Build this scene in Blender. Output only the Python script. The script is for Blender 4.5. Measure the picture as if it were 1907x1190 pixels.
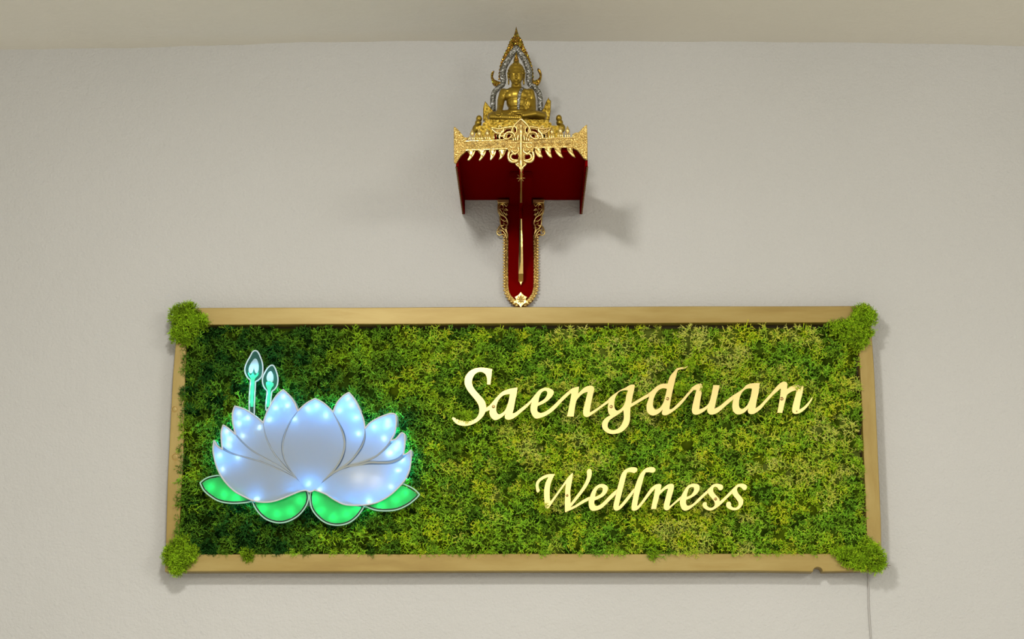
import bpy, bmesh, math, random
import numpy as np
from mathutils import Vector, Matrix
random.seed(7); rng = np.random.default_rng(7)
for o in list(bpy.data.objects): bpy.data.objects.remove(o)
C = bpy.context.scene.collection
PI = math.pi
# ------------------------------------------------------------------ camera, world, lights
F = 4000.0; TH = math.radians(13.3); DH = 4.87; ZC = 1.5
cam = bpy.data.cameras.new('camera'); camo = bpy.data.objects.new('camera', cam); C.objects.link(camo)
camo.location = (0, -DH, ZC); camo.rotation_euler = (PI/2 + TH, 0, 0)
cam.sensor_width = 36; cam.lens = F/1907*36; cam.clip_start = 0.05
bpy.context.scene.camera = camo
vs = bpy.context.scene.view_settings
vs.view_transform = 'Standard'; vs.look = 'None'; vs.gamma = 1; vs.exposure = 0.0; vs.use_curve_mapping = False
world = bpy.data.worlds.new('room_light'); bpy.context.scene.world = world; world.use_nodes = True
world.node_tree.nodes['Background'].inputs[0].default_value = (1.0, 0.985, 0.93, 1)
world.node_tree.nodes['Background'].inputs[1].default_value = 0.72
def area(name, loc, target, sx, sy, power, col):
    l = bpy.data.lights.new(name, 'AREA'); l.shape = 'RECTANGLE'; l.size = sx; l.size_y = sy
    l.energy = power; l.color = col
    o = bpy.data.objects.new(name, l); C.objects.link(o); o.location = loc
    d = Vector(target) - Vector(loc); o.rotation_euler = d.to_track_quat('-Z', 'Y').to_euler()
    return o
area('ceiling_lamp_near', (-0.35, -2.0, 3.26), (0.2, -1.0, 0), 0.2, 0.2, 35, (1.0, 0.975, 0.93))
area('ceiling_lamp_right', (2.3, -3.6, 3.26), (1.6, -1.6, 0), 1.2, 1.2, 70, (1.0, 0.97, 0.90))
area('ceiling_lamp_far', (0.5, -6.1, 3.28), (0.5, -6.1, 0), 7.0, 2.4, 225, (1.0, 0.975, 0.92))

# ------------------------------------------------------------------ pixel -> world helpers
UPV = Vector((0, -math.sin(TH), math.cos(TH))); FWD = Vector((0, math.cos(TH), math.sin(TH)))
def P(px, py, off=0.0):
    d = FWD*F + Vector((1, 0, 0))*(px-953.5) + UPV*(595-py)
    t = (DH-off)/d.y
    return Vector((d.x*t, -off, ZC+d.z*t))
def XZ(px, py, off=0.0):
    p = P(px, py, off); return (p.x, p.z)

# ------------------------------------------------------------------ materials
def mat(name, col, rough=0.5, metal=0.0, **kw):
    m = bpy.data.materials.new(name); m.use_nodes = True
    b = m.node_tree.nodes['Principled BSDF']
    b.inputs['Base Color'].default_value = (*col, 1); b.inputs['Roughness'].default_value = rough
    b.inputs['Metallic'].default_value = metal
    for k, v in kw.items(): b.inputs[k.replace('_', ' ')].default_value = v
    return m
def nd(m, t, **props):
    n = m.node_tree.nodes.new(t)
    for k, v in props.items(): setattr(n, k, v)
    return n
def lk(m, a, b): m.node_tree.links.new(a, b)
def bsdf(m): return m.node_tree.nodes['Principled BSDF']
def coord(m, scale=(1, 1, 1)):
    tc = nd(m, 'ShaderNodeTexCoord'); mp = nd(m, 'ShaderNodeMapping'); mp.inputs['Scale'].default_value = scale
    lk(m, tc.outputs['Object'], mp.inputs['Vector']); return mp.outputs['Vector']
def noise(m, vec, scale, detail=3, rough=0.5):
    n = nd(m, 'ShaderNodeTexNoise'); n.inputs['Scale'].default_value = scale
    n.inputs['Detail'].default_value = detail; n.inputs['Roughness'].default_value = rough
    lk(m, vec, n.inputs['Vector']); return n
def ramp(m, fac, stops):
    r = nd(m, 'ShaderNodeValToRGB'); e = r.color_ramp.elements
    while len(e) < len(stops): e.new(0.5)
    for el, (p, c) in zip(e, stops): el.position = p; el.color = (*c, 1)
    lk(m, fac, r.inputs[0]); return r.outputs[0]
def bump(m, height, strength, dist):
    b = nd(m, 'ShaderNodeBump'); b.inputs['Strength'].default_value = strength; b.inputs['Distance'].default_value = dist
    lk(m, height, b.inputs['Height']); lk(m, b.outputs[0], bsdf(m).inputs['Normal']); return b

def plaster(name, c1, c2, sc, bs):
    m = mat(name, c1, 0.75)
    v = coord(m)
    n = noise(m, v, 1.1, 4, 0.6)
    lk(m, ramp(m, n.outputs[0], [(0.3, c1), (0.7, c2)]), bsdf(m).inputs['Base Color'])
    n2 = noise(m, v, sc, 4, 0.6); n3 = noise(m, v, sc*0.22, 3, 0.5)
    ad = nd(m, 'ShaderNodeMath', operation='ADD'); lk(m, n2.outputs[0], ad.inputs[0]); lk(m, n3.outputs[0], ad.inputs[1])
    bump(m, ad.outputs[0], bs, 0.005)
    return m
M_wall = plaster('painted_plaster', (0.485, 0.478, 0.45), (0.52, 0.512, 0.486), 150, 0.6)
M_ceil = plaster('ceiling_paint', (0.70, 0.67, 0.585), (0.74, 0.71, 0.625), 90, 0.3)
M_floor = mat('floor_tile', (0.55, 0.52, 0.46), 0.4)

def gold_rail_mat(name, sc):
    m = mat(name, (0.45, 0.32, 0.11), 0.45, 0.25)
    v = coord(m, sc)
    n = noise(m, v, 9, 6, 0.62)
    lk(m, ramp(m, n.outputs[0], [(0.25, (0.22, 0.135, 0.022)), (0.45, (0.285, 0.195, 0.042)), (0.62, (0.33, 0.24, 0.066)), (0.8, (0.26, 0.165, 0.027))]), bsdf(m).inputs['Base Color'])
    n2 = noise(m, v, 30, 5, 0.6); bump(m, n2.outputs[0], 0.25, 0.001)
    return m
M_railh = gold_rail_mat('gold_painted_wood_long', (0.35, 1, 2.2))
M_railv = gold_rail_mat('gold_painted_wood_upright', (2.2, 1, 0.5))
M_letter = mat('brushed_brass', (0.70, 0.55, 0.215), 0.24, 1.0)
_n = noise(M_letter, coord(M_letter, (1, 1, 1)), 25, 3); bump(M_letter, _n.outputs[0], 0.06, 0.001)
M_edge = mat('brass_edge', (0.45, 0.30, 0.10), 0.4, 0.8)
M_screw = mat('screw_metal', (0.36, 0.24, 0.09), 0.3, 1.0)
M_screwd = mat('screw_slot_dark', (0.12, 0.08, 0.03), 0.6)
M_red = mat('dark_red_lacquer', (0.14, 0.001, 0.0007), 0.7, Specular_IOR_Level=0.0)
M_board = mat('backing_board', (0.05, 0.035, 0.015), 0.9)
M_shell = mat('statue_gold_paint', (0.31, 0.205, 0.022), 0.38, 0.8)
M_cord = mat('grey_cord', (0.40, 0.385, 0.355), 0.5)
M_twig = mat('dry_twig', (0.16, 0.09, 0.06), 0.9)
M_darkgilt = mat('dull_dark_gilt', (0.16, 0.07, 0.02), 0.5, 0.5)
def carved(name, col, dark, sc, st):
    m = mat(name, col, 0.28, 0.9); v = coord(m)
    vo = nd(m, 'ShaderNodeTexVoronoi'); vo.inputs['Scale'].default_value = sc; lk(m, v, vo.inputs['Vector'])
    n = noise(m, v, sc*1.6, 3, 0.6)
    ad = nd(m, 'ShaderNodeMath', operation='ADD'); lk(m, vo.outputs['Distance'], ad.inputs[0]); lk(m, n.outputs[0], ad.inputs[1])
    lk(m, ramp(m, ad.outputs[0], [(0.35, dark), (0.75, col)]), bsdf(m).inputs['Base Color'])
    bump(m, ad.outputs[0], st, 0.0025); return m
M_carved = carved('carved_gilt', (0.56, 0.39, 0.115), (0.20, 0.10, 0.015), 260, 0.7)
M_gilt = carved('smooth_gilt', (0.76, 0.56, 0.20), (0.42, 0.27, 0.07), 120, 0.15)
def glitter(name, stops, sc, rough=0.25, metal=0.9, tilt=1.1):
    m = mat(name, (0.5, 0.5, 0.5), rough, metal); v = coord(m)
    vo = nd(m, 'ShaderNodeTexVoronoi'); vo.inputs['Scale'].default_value = sc; lk(m, v, vo.inputs['Vector'])
    sp = nd(m, 'ShaderNodeSeparateColor'); lk(m, vo.outputs['Color'], sp.inputs[0])
    lk(m, ramp(m, sp.outputs[0], stops), bsdf(m).inputs['Base Color'])
    # every flake faces its own way
    geo = nd(m, 'ShaderNodeNewGeometry')
    sub = nd(m, 'ShaderNodeVectorMath', operation='SUBTRACT'); lk(m, vo.outputs['Color'], sub.inputs[0]); sub.inputs[1].default_value = (0.5, 0.5, 0.5)
    sc_ = nd(m, 'ShaderNodeVectorMath', operation='SCALE'); lk(m, sub.outputs[0], sc_.inputs[0]); sc_.inputs['Scale'].default_value = tilt
    ad = nd(m, 'ShaderNodeVectorMath', operation='ADD'); lk(m, geo.outputs['Normal'], ad.inputs[0]); lk(m, sc_.outputs[0], ad.inputs[1])
    no = nd(m, 'ShaderNodeVectorMath', operation='NORMALIZE'); lk(m, ad.outputs[0], no.inputs[0]); lk(m, no.outputs[0], bsdf(m).inputs['Normal'])
    return m
M_silver = glitter('silver_glitter', [(0.2, (0.09, 0.086, 0.06)), (0.8, (0.17, 0.163, 0.13)), (0.95, (0.9, 0.9, 0.88))], 600, .4, .5, .6)
M_flame = glitter('amber_glitter', [(0.1, (0.16, 0.05, 0.006)), (0.5, (0.33, 0.17, 0.02)), (0.8, (0.42, 0.28, 0.04)), (0.95, (0.15, 0.24, 0.02))], 650)
M_stgl = glitter('gold_flake_paint', [(0.1, (0.18, 0.11, 0.008)), (0.75, (0.28, 0.18, 0.016)), (0.97, (0.6, 0.45, 0.08))], 260, 0.42, 0.85, 0.35)

def diffuser(name, col, trans, tcol, gloss=0.3):
    """milky acrylic: part reflects the room, part lets the light diodes behind it through"""
    m = bpy.data.materials.new(name); m.use_nodes = True; nt = m.node_tree; nt.nodes.clear()
    out = nd(m, 'ShaderNodeOutputMaterial'); d = nd(m, 'ShaderNodeBsdfDiffuse'); t = nd(m, 'ShaderNodeBsdfTranslucent')
    d.inputs[0].default_value = (*col, 1); t.inputs[0].default_value = (*tcol, 1)
    mx = nd(m, 'ShaderNodeMixShader'); mx.inputs[0].default_value = trans
    lk(m, d.outputs[0], mx.inputs[1]); lk(m, t.outputs[0], mx.inputs[2])
    g = nd(m, 'ShaderNodeBsdfGlossy'); g.inputs[1].default_value = 0.25
    m2 = nd(m, 'ShaderNodeMixShader'); fr = nd(m, 'ShaderNodeFresnel'); fr.inputs[0].default_value = 1.35
    lk(m, fr.outputs[0], m2.inputs[0]); lk(m, mx.outputs[0], m2.inputs[1]); lk(m, g.outputs[0], m2.inputs[2])
    lk(m, m2.outputs[0], out.inputs[0]); return m
M_petal = diffuser('milky_acrylic', (0.35, 0.385, 0.37), 0.42, (0.88, 0.95, 1.0))
M_leaf = diffuser('green_acrylic', (0.01, 0.38, 0.06), 0.6, (0.01, 0.92, 0.24))
M_stem = diffuser('teal_acrylic', (0.08, 0.42, 0.30), 0.6, (0.06, 0.85, 0.42))
M_groove = mat('groove_grey', (0.25, 0.27, 0.25), 0.6)
M_inside = mat('grey_box', (0.22, 0.24, 0.25), 0.8)
def emit(name, col, st, base=(0.6, 0.65, 0.65)):
    m = mat(name, base, 0.3); b = bsdf(m)
    b.inputs['Emission Color'].default_value = (*col, 1); b.inputs['Emission Strength'].default_value = st; return m
M_rimg = emit('edge_lit_rim_mint', (0.35, 0.95, 0.65), 0.16, (0.28, 0.42, 0.33))
M_faint = mat('petal_joint', (0.30, 0.32, 0.31), 0.6)
M_rimw = mat('acrylic_rim', (0.50, 0.50, 0.50), 0.3)
M_rimb = emit('edge_lit_rim_pale', (0.45, 0.75, 0.85), 0.22, (0.4, 0.43, 0.44))
M_back = mat('back_plate_acrylic', (0.10, 0.22, 0.20), 0.3)
M_led = emit('light_diode', (0.75, 0.92, 1.0), 6.0)
def clearm(name, col, fac):
    m = bpy.data.materials.new(name); m.use_nodes = True; nt = m.node_tree; nt.nodes.clear()
    out = nd(m, 'ShaderNodeOutputMaterial'); t = nd(m, 'ShaderNodeBsdfTransparent'); t.inputs[0].default_value = (*col, 1)
    g = nd(m, 'ShaderNodeBsdfPrincipled'); g.inputs['Base Color'].default_value = (0.05, 0.12, 0.11, 1); g.inputs['Roughness'].default_value = 0.1
    mx = nd(m, 'ShaderNodeMixShader'); mx.inputs[0].default_value = fac
    lk(m, t.outputs[0], mx.inputs[1]); lk(m, g.outputs[0], mx.inputs[2]); lk(m, mx.outputs[0], out.inputs[0]); return m
M_clear = clearm('clear_acrylic', (0.55, 0.85, 0.75), 0.35)

# moss: colour comes from a colour attribute (each clump dyed differently, gap shade painted in)
M_moss = bpy.data.materials.new('reindeer_moss'); M_moss.use_nodes = True; M_moss.node_tree.nodes.clear()
def _moss():
    m = M_moss; out = nd(m, 'ShaderNodeOutputMaterial'); at = nd(m, 'ShaderNodeAttribute'); at.attribute_name = 'dye'
    d = nd(m, 'ShaderNodeBsdfDiffuse'); t = nd(m, 'ShaderNodeBsdfTranslucent'); mx = nd(m, 'ShaderNodeMixShader'); mx.inputs[0].default_value = 0.4
    lk(m, at.outputs['Color'], d.inputs[0]); lk(m, at.outputs['Color'], t.inputs[0])
    lk(m, d.outputs[0], mx.inputs[1]); lk(m, t.outputs[0], mx.inputs[2]); lk(m, mx.outputs[0], out.inputs[0])
_moss()

# ------------------------------------------------------------------ object helpers
def root(name, loc, label, cat, group=None):
    o = bpy.data.objects.new(name, None); C.objects.link(o); o.location = loc; o.empty_display_size = 0.05
    o['label'] = label; o['category'] = cat
    if group: o['group'] = group
    return o
def origin(p):
    v = Vector((0, 0, 0))
    while p is not None: v += p.location; p = p.parent
    return v
def put(name, me, m, parent=None, label=None, kind=None, smooth=False):
    """link a mesh given in world coordinates as one object"""
    if parent is not None: me.transform(Matrix.Translation(-origin(parent)))
    me.materials.clear()
    for mm in (m if isinstance(m, (list, tuple)) else [m]): me.materials.append(mm)
    if smooth: me.polygons.foreach_set('use_smooth', [True]*len(me.polygons))
    me.name = name
    o = bpy.data.objects.new(name, me); C.objects.link(o); o.parent = parent
    if label: o['label'] = label
    if kind: o['kind'] = kind
    return o
def from_bm(bm):
    me = bpy.data.meshes.new('m'); bmesh.ops.recalc_face_normals(bm, faces=bm.faces[:]); bm.to_mesh(me); bm.free(); return me
def from_arr(v, f):
    me = bpy.data.meshes.new('m'); me.from_pydata([tuple(a) for a in v], [], f); me.update(); return me

def cr(pts, closed=True, n=5):
    """Catmull-Rom through points; a third element marks a corner"""
    N = len(pts); out = []
    def tan(i, side):
        p = pts[i]
        if len(p) > 2:
            j = (i+1) % N if side > 0 else (i-1) % N
            return np.array([(pts[j][0]-p[0])*side, (pts[j][1]-p[1])*side], float)*0.5
        a, b = pts[(i-1) % N], pts[(i+1) % N]
        if not closed:
            if i == 0: a = p
            if i == N-1: b = p
        t = np.array([(b[0]-a[0]), (b[1]-a[1])], float)*0.5
        j = (i+1) % N if side > 0 else (i-1) % N
        L = math.hypot(pts[j][0]-p[0], pts[j][1]-p[1]); tl = np.linalg.norm(t)
        return t*(L/tl) if tl > 1e-9 else t
    for i in range(N if closed else N-1):
        j = (i+1) % N
        p0 = np.array(pts[i][:2], float); p1 = np.array(pts[j][:2], float)
        if len(pts[i]) > 2 and len(pts[j]) > 2: out.append(tuple(p0)); continue
        t0, t1 = tan(i, 1), tan(j, -1)
        for k in range(n):
            s = k/n
            h = (2*s**3-3*s**2+1)*p0 + (s**3-2*s**2+s)*t0 + (-2*s**3+3*s**2)*p1 + (s**3-s**2)*t1
            out.append(tuple(h))
    if not closed: out.append(tuple(pts[-1][:2]))
    return out
def plate(loops, off, thick, bev=0.0):
    """flat plate cut from closed loops of world (x,z); front face at distance off from the wall"""
    cu = bpy.data.curves.new('c', 'CURVE'); cu.dimensions = '2D'; cu.fill_mode = 'BOTH'
    cu.extrude = max(thick/2-bev, 1e-5); cu.bevel_depth = bev; cu.offset = -bev; cu.bevel_resolution = 1
    for lp in loops:
        s = cu.splines.new('POLY'); s.points.add(len(lp)-1); s.use_cyclic_u = True
        for q, (x, z) in zip(s.points, lp): q.co = (x, z, 0, 1)
    ob = bpy.data.objects.new('t', cu); me = bpy.data.meshes.new_from_object(ob)
    bpy.data.objects.remove(ob); bpy.data.curves.remove(cu)
    n = len(me.vertices); co = np.empty(n*3, np.float32); me.vertices.foreach_get('co', co); co = co.reshape(-1, 3)
    new = np.stack([co[:, 0], -(off-thick/2) - co[:, 2], co[:, 1]], 1)
    me.vertices.foreach_set('co', new.ravel()); me.update(); return me
def plate_px(loops, off, thick, bev=0.0): return plate([[XZ(x, y, off) for x, y in lp] for lp in loops], off, thick, bev)
def sheet(loop, off):
    """open one-sided sheet (acrylic face)"""
    bm = bmesh.new(); vsx = [bm.verts.new((x, -off, z)) for x, z in loop]
    es = [bm.edges.new((vsx[i], vsx[(i+1) % len(vsx)])) for i in range(len(vsx))]
    bmesh.ops.triangle_fill(bm, edges=es, use_beauty=True)
    for f in bm.faces:
        f.normal_update()
        if f.normal.y > 0: f.normal_flip()
    me = bpy.data.meshes.new('m'); bm.to_mesh(me); bm.free(); return me
def skirt(loop, off0, off1):
    n = len(loop); v = [(x, -off0, z) for x, z in loop] + [(x, -off1, z) for x, z in loop]
    return from_arr(v, [(i, (i+1) % n, n+(i+1) % n, n+i) for i in range(n)])
def tube(pts, rad, seg=8, closed=False, flat=1.0):
    pts = [Vector(p) for p in pts]; n = len(pts)
    if not hasattr(rad, '__len__'): rad = [rad]*n
    v = []; f = []; ref = Vector((0, 1, 0))
    for i, p in enumerate(pts):
        a = pts[(i-1) % n] if (closed or i > 0) else p; b = pts[(i+1) % n] if (closed or i < n-1) else p
        t = (b-a).normalized() if (b-a).length > 0 else Vector((0, 0, 1))
        s = t.cross(ref)
        if s.length < 1e-4: s = t.cross(Vector((1, 0, 0)))
        s.normalize(); u = s.cross(t).normalized()
        for k in range(seg):
            an = 2*PI*k/seg; v.append(p + (s*math.cos(an) + u*math.sin(an)*flat)*rad[i])
    for i in range(n if closed else n-1):
        for k in range(seg):
            a = i*seg+k; b = i*seg+(k+1) % seg; j = ((i+1) % n)*seg
            f.append((a, b, j+(k+1) % seg, j+k))
    if not closed: f.append(tuple(range(seg-1, -1, -1))); f.append(tuple((n-1)*seg+k for k in range(seg)))
    return v, f
def tube_me(*a, **k): return from_arr(*tube(*a, **k))
def merge(lst):
    V = []; Fc = []
    for v, f in lst:
        o = len(V); V += list(v); Fc += [tuple(i+o for i in q) for q in f]
    return V, Fc
def box(x0, x1, y0, y1, z0, z1, bev=0.0):
    bm = bmesh.new(); bmesh.ops.create_cube(bm, size=1)
    for v in bm.verts: v.co = Vector((x0+(v.co.x+.5)*(x1-x0), y0+(v.co.y+.5)*(y1-y0), z0+(v.co.z+.5)*(z1-z0)))
    if bev: bmesh.ops.bevel(bm, geom=bm.edges[:]+bm.verts[:], offset=bev, segments=2, affect='EDGES')
    return from_bm(bm)
def ell(c, r, seg=16, rings=10, rot=None):
    v = []; f = []
    M = rot or Matrix.Identity(3)
    for i in range(rings+1):
        a = PI*i/rings
        for k in range(seg):
            b = 2*PI*k/seg
            v.append(Vector(c) + M @ Vector((r[0]*math.sin(a)*math.cos(b), r[1]*math.sin(a)*math.sin(b), r[2]*math.cos(a))))
    for i in range(rings):
        for k in range(seg):
            f.append((i*seg+k, (i+1)*seg+k, (i+1)*seg+(k+1) % seg, i*seg+(k+1) % seg))
    return v, f

# ------------------------------------------------------------------ the setting
def grid_wall():
    me = from_arr([(-4, 0, 0), (4, 0, 0), (4, 0, 3.6), (-4, 0, 3.6), (-4, .12, 0), (4, .12, 0), (4, .12, 3.6), (-4, .12, 3.6)],
                  [(0, 1, 2, 3), (5, 4, 7, 6), (4, 0, 3, 7), (1, 5, 6, 2), (3, 2, 6, 7), (4, 5, 1, 0)])
    o = put('wall_back', me, M_wall); o['kind'] = 'structure'
grid_wall()
def ceiling():
    # the ceiling meets the wall in a line that sags towards both sides, with small waves in the plaster
    prof = [(-400, 99), (0, 92), (130, 91), (260, 89), (420, 84), (560, 79), (760, 76.5), (960, 76), (1170, 77), (1420, 78), (1640, 80), (1800, 83), (1907, 85.5), (2300, 92)]
    xs = []; zs = []
    for i in range(len(prof)-1):
        (a, ya), (b, yb) = prof[i], prof[i+1]
        for k in range(8):
            s = k/8; px = a+(b-a)*s; py = ya+(yb-ya)*s + 0.5*math.sin(px*0.031)+0.35*math.sin(px*0.083+1)
            p = P(px, py); xs.append(p.x); zs.append(p.z)
    xs = [-4]+xs+[4]; zs = [zs[0]]+zs+[zs[-1]]
    ys = [0.0, -0.15, -0.35, -0.8, -2.0, -9.0]; v = []; f = []; n = len(xs)
    for j, y in enumerate(ys):
        w = max(0, 1+y/0.8)
        for i in range(n): v.append((xs[i], y, zs[i]*w + 3.33*(1-w)))
    for j in range(len(ys)-1):
        for i in range(n-1): f.append((j*n+i, (j+1)*n+i, (j+1)*n+i+1, j*n+i+1))
    k = len(v)
    v += [(-4, 0, 3.6), (4, 0, 3.6), (4, -9, 3.6), (-4, -9, 3.6)]; f.append((k, k+1, k+2, k+3))
    o = put('ceiling', from_arr(v, f), M_ceil, smooth=True); o['kind'] = 'structure'
ceiling()
o = put('floor', from_arr([(-4, 0, 0), (-4, -9, 0), (4, -9, 0), (4, 0, 0)], [(0, 1, 2, 3)]), M_floor); o['kind'] = 'structure'

# ------------------------------------------------------------------ framed moss sign board
FO = 0.042
pz = root('moss_sign_board', (P(975, 1064, 0).x, -0.001, P(975, 1064, FO).z), 'wide wooden frame painted gold, filled with green preserved moss, mounted on the wall', 'sign board')
def rail(pts, m, notch=None):
    lp = [XZ(x, y, FO) for x, y in pts]
    return put('rail', plate([lp], FO, FO-0.003, 0.0012), m, pz)
def wob(a, b, n, amp):
    out = []
    for i in range(n+1):
        s = i/n; out.append((a[0]+(b[0]-a[0])*s, a[1]+(b[1]-a[1])*s + (amp*math.sin(i*1.7+a[0]) if 0 < i < n else 0)))
    return out
rail(wob((329, 573.5), (1622.5, 569.6), 12, .35) + wob((1622, 600), (330, 605), 12, .3), M_railh)
nc = (1523, 1064.5); notch = [(nc[0]+9*math.cos(a), nc[1]-8.5*math.sin(a)) for a in [PI*k/10 for k in range(11)]]
rail(wob((308.5, 1032), (1641.5, 1031), 12, .4) + [(1643.5, 1062)] + notch + wob((1400, 1063), (307, 1064.5), 8, .3), M_railh)
rail([(330, 605), (347, 605), (345, 700), (341, 850), (333, 1000), (332, 1032), (308.5, 1032), (312, 900), (317.5, 790), (322, 700)], M_railv)
rail([(1598, 600.2), (1622, 600), (1628.6, 700), (1640.5, 970), (1641.5, 1031), (1615, 1031), (1613, 960), (1604.5, 740), (1600, 660)], M_railv)
put('backing_panel', plate([[XZ(x, y, FO) for x, y in [(336, 590), (1612, 590), (1628, 1048), (322, 1048)]]], 0.012, 0.010), M_board, pz)
for (x, y, r) in [(325, 762, 5.2), (326, 851, 6.2)]:
    c = P(x, y, FO)
    v = []; f = []
    ring = [c+Vector((math.cos(a)*r*.00122, -.0004, math.sin(a)*r*.00122)) for a in [2*PI*k/20 for k in range(20)]]
    put('screw_plug_ring', tube_me(ring, 0.0007, 6, closed=True), M_edge, pz)
    put('screw_plug', from_arr(*ell(c, (r*.0011, .0009, r*.0011))), M_railv, pz, smooth=True)

# --- moss
X0, Z1 = XZ(345, 608, 0.035); X1, Z0 = XZ(1608, 1032, 0.035)
LIFT = []
DARK = np.array([0.05, 0.19, 0.030]); MID = np.array([0.22, 0.45, 0.035]); OLV = np.array([0.44, 0.68, 0.045]); LIME = np.array([0.62, 0.90, 0.035]); PALE = np.array([0.74, 0.97, 0.14])
def dye(x, r1, r2):
    """clumps towards the left are dyed deep green, towards the right lime"""
    s = np.clip((x-(-0.55))/0.75, 0, 1); s = s*s*(3-2*s)
    t = np.clip(r1*0.75 + s*0.42 - 0.08, 0, 1)
    stops = np.array([0, .3, .55, .8, 1.0]); cols = np.stack([DARK, MID, OLV*0.5+MID*0.6, LIME, PALE])
    c = np.stack([np.interp(t, stops, cols[:, k]) for k in range(3)], -1)
    return c*(0.8+0.4*r2)[..., None]*(0.85+0.4*s)[..., None]
def tuft_variant(seed, mains=6):
    r = np.random.default_rng(seed); segs = []
    def grow(p, d, L, rad, lev):
        q = p+d*L; segs.append((p, q, rad, rad*0.75, lev))
        if lev >= 4: return
        for _ in range(2 if lev < 3 or r.random() < .7 else 1):
            nd_ = d + r.normal(0, 0.62, 3); nd_[2] += 0.05; nd_ /= np.linalg.norm(nd_)
            grow(q, nd_, L*r.uniform(.6, .95), rad*0.8, lev+1)
    for i in range(mains):
        a = 2*PI*(i+r.random())/mains; tl = r.uniform(.25, 1.15)
        d = np.array([math.cos(a)*math.sin(tl), math.sin(a)*math.sin(tl), math.cos(tl)])
        grow(np.zeros(3), d, r.uniform(.28, .44), 0.054, 1)
    V = []; Fq = []; T = []
    for p, q, ra, rb, lev in segs:
        t = q-p; t /= np.linalg.norm(t); s = np.cross(t, [0.3, 0.5, 0.8]); s /= np.linalg.norm(s); u = np.cross(t, s)
        b = len(V)
        for (c, rr) in ((p, ra), (q, rb)):
            for k in range(3):
                a = 2*PI*k/3; V.append(c + (s*math.cos(a)+u*math.sin(a))*rr); T.append(np.linalg.norm(c))
        for k in range(3): Fq.append((b+k, b+(k+1) % 3, b+3+(k+1) % 3, b+3+k))
    return np.array(V), np.array(Fq), np.array(T)
VAR = [tuft_variant(100+i, 4) for i in range(14)]
def scatter(pos, nrm, size, col, name, parent, label=None, base=None, tipmul=1.0, m=None):
    """join tufts of branching twigs into one mesh; pos, nrm (N,3); size (N,); col (N,3)"""
    VV = []; FF = []; CC = []; off = 0
    var = rng.integers(0, len(VAR), len(pos)); spin = rng.uniform(0, 2*PI, len(pos))
    for vi in range(len(VAR)):
        idx = np.where(var == vi)[0]
        if len(idx) == 0: continue
        v, f, t = VAR[vi]; n = nrm[idx]; n = n/np.linalg.norm(n, axis=1)[:, None]
        a = np.cross(n, np.array([0.12, 0.2, 1.0])); a /= np.linalg.norm(a, axis=1)[:, None]; b = np.cross(n, a)
        cs, sn = np.cos(spin[idx])[:, None], np.sin(spin[idx])[:, None]
        a, b = a*cs+b*sn, -a*sn+b*cs
        w = (v[None, :, 0:1]*a[:, None, :] + v[None, :, 1:2]*b[:, None, :] + v[None, :, 2:3]*n[:, None, :])*size[idx][:, None, None] + pos[idx][:, None, :]
        VV.append(w.reshape(-1, 3)); k = len(idx)
        FF.append((f[None]+(np.arange(k)*len(v))[:, None, None]+off).reshape(-1, 4)); off += k*len(v)
        tt = 0.34+1.36*np.clip(t/1.05, 0, 1)**1.3  # paler tips are moss colour; dark twig bases also paint in shade
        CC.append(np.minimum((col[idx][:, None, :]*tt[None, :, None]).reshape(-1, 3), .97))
    if base is not None:
        bv, bf, bc = base; VV.append(bv); FF.append(bf+off); CC.append(bc)
    V = np.concatenate(VV); Fq = np.concatenate(FF); Cc = np.concatenate(CC)
    print(name, 'tris', len(Fq)*2); V = V - np.array(origin(parent))
    me = bpy.data.meshes.new(name); me.vertices.add(len(V)); me.vertices.foreach_set('co', V.astype(np.float32).ravel())
    me.loops.add(len(Fq)*4); me.loops.foreach_set('vertex_index', Fq.astype(np.int32).ravel())
    me.polygons.add(len(Fq)); me.polygons.foreach_set('loop_start', np.arange(0, len(Fq)*4, 4, dtype=np.int32))
    me.update(calc_edges=True)
    at = me.color_attributes.new('dye', 'FLOAT_COLOR', 'POINT'); at.data.foreach_set('color', np.concatenate([Cc, np.ones((len(Cc), 1))], 1).astype(np.float32).ravel())
    me.materials.append(m or M_moss)
    o = bpy.data.objects.new(name, me); C.objects.link(o); o.parent = parent; o['kind'] = 'stuff'
    if label: o['label'] = label
    return o
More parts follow.
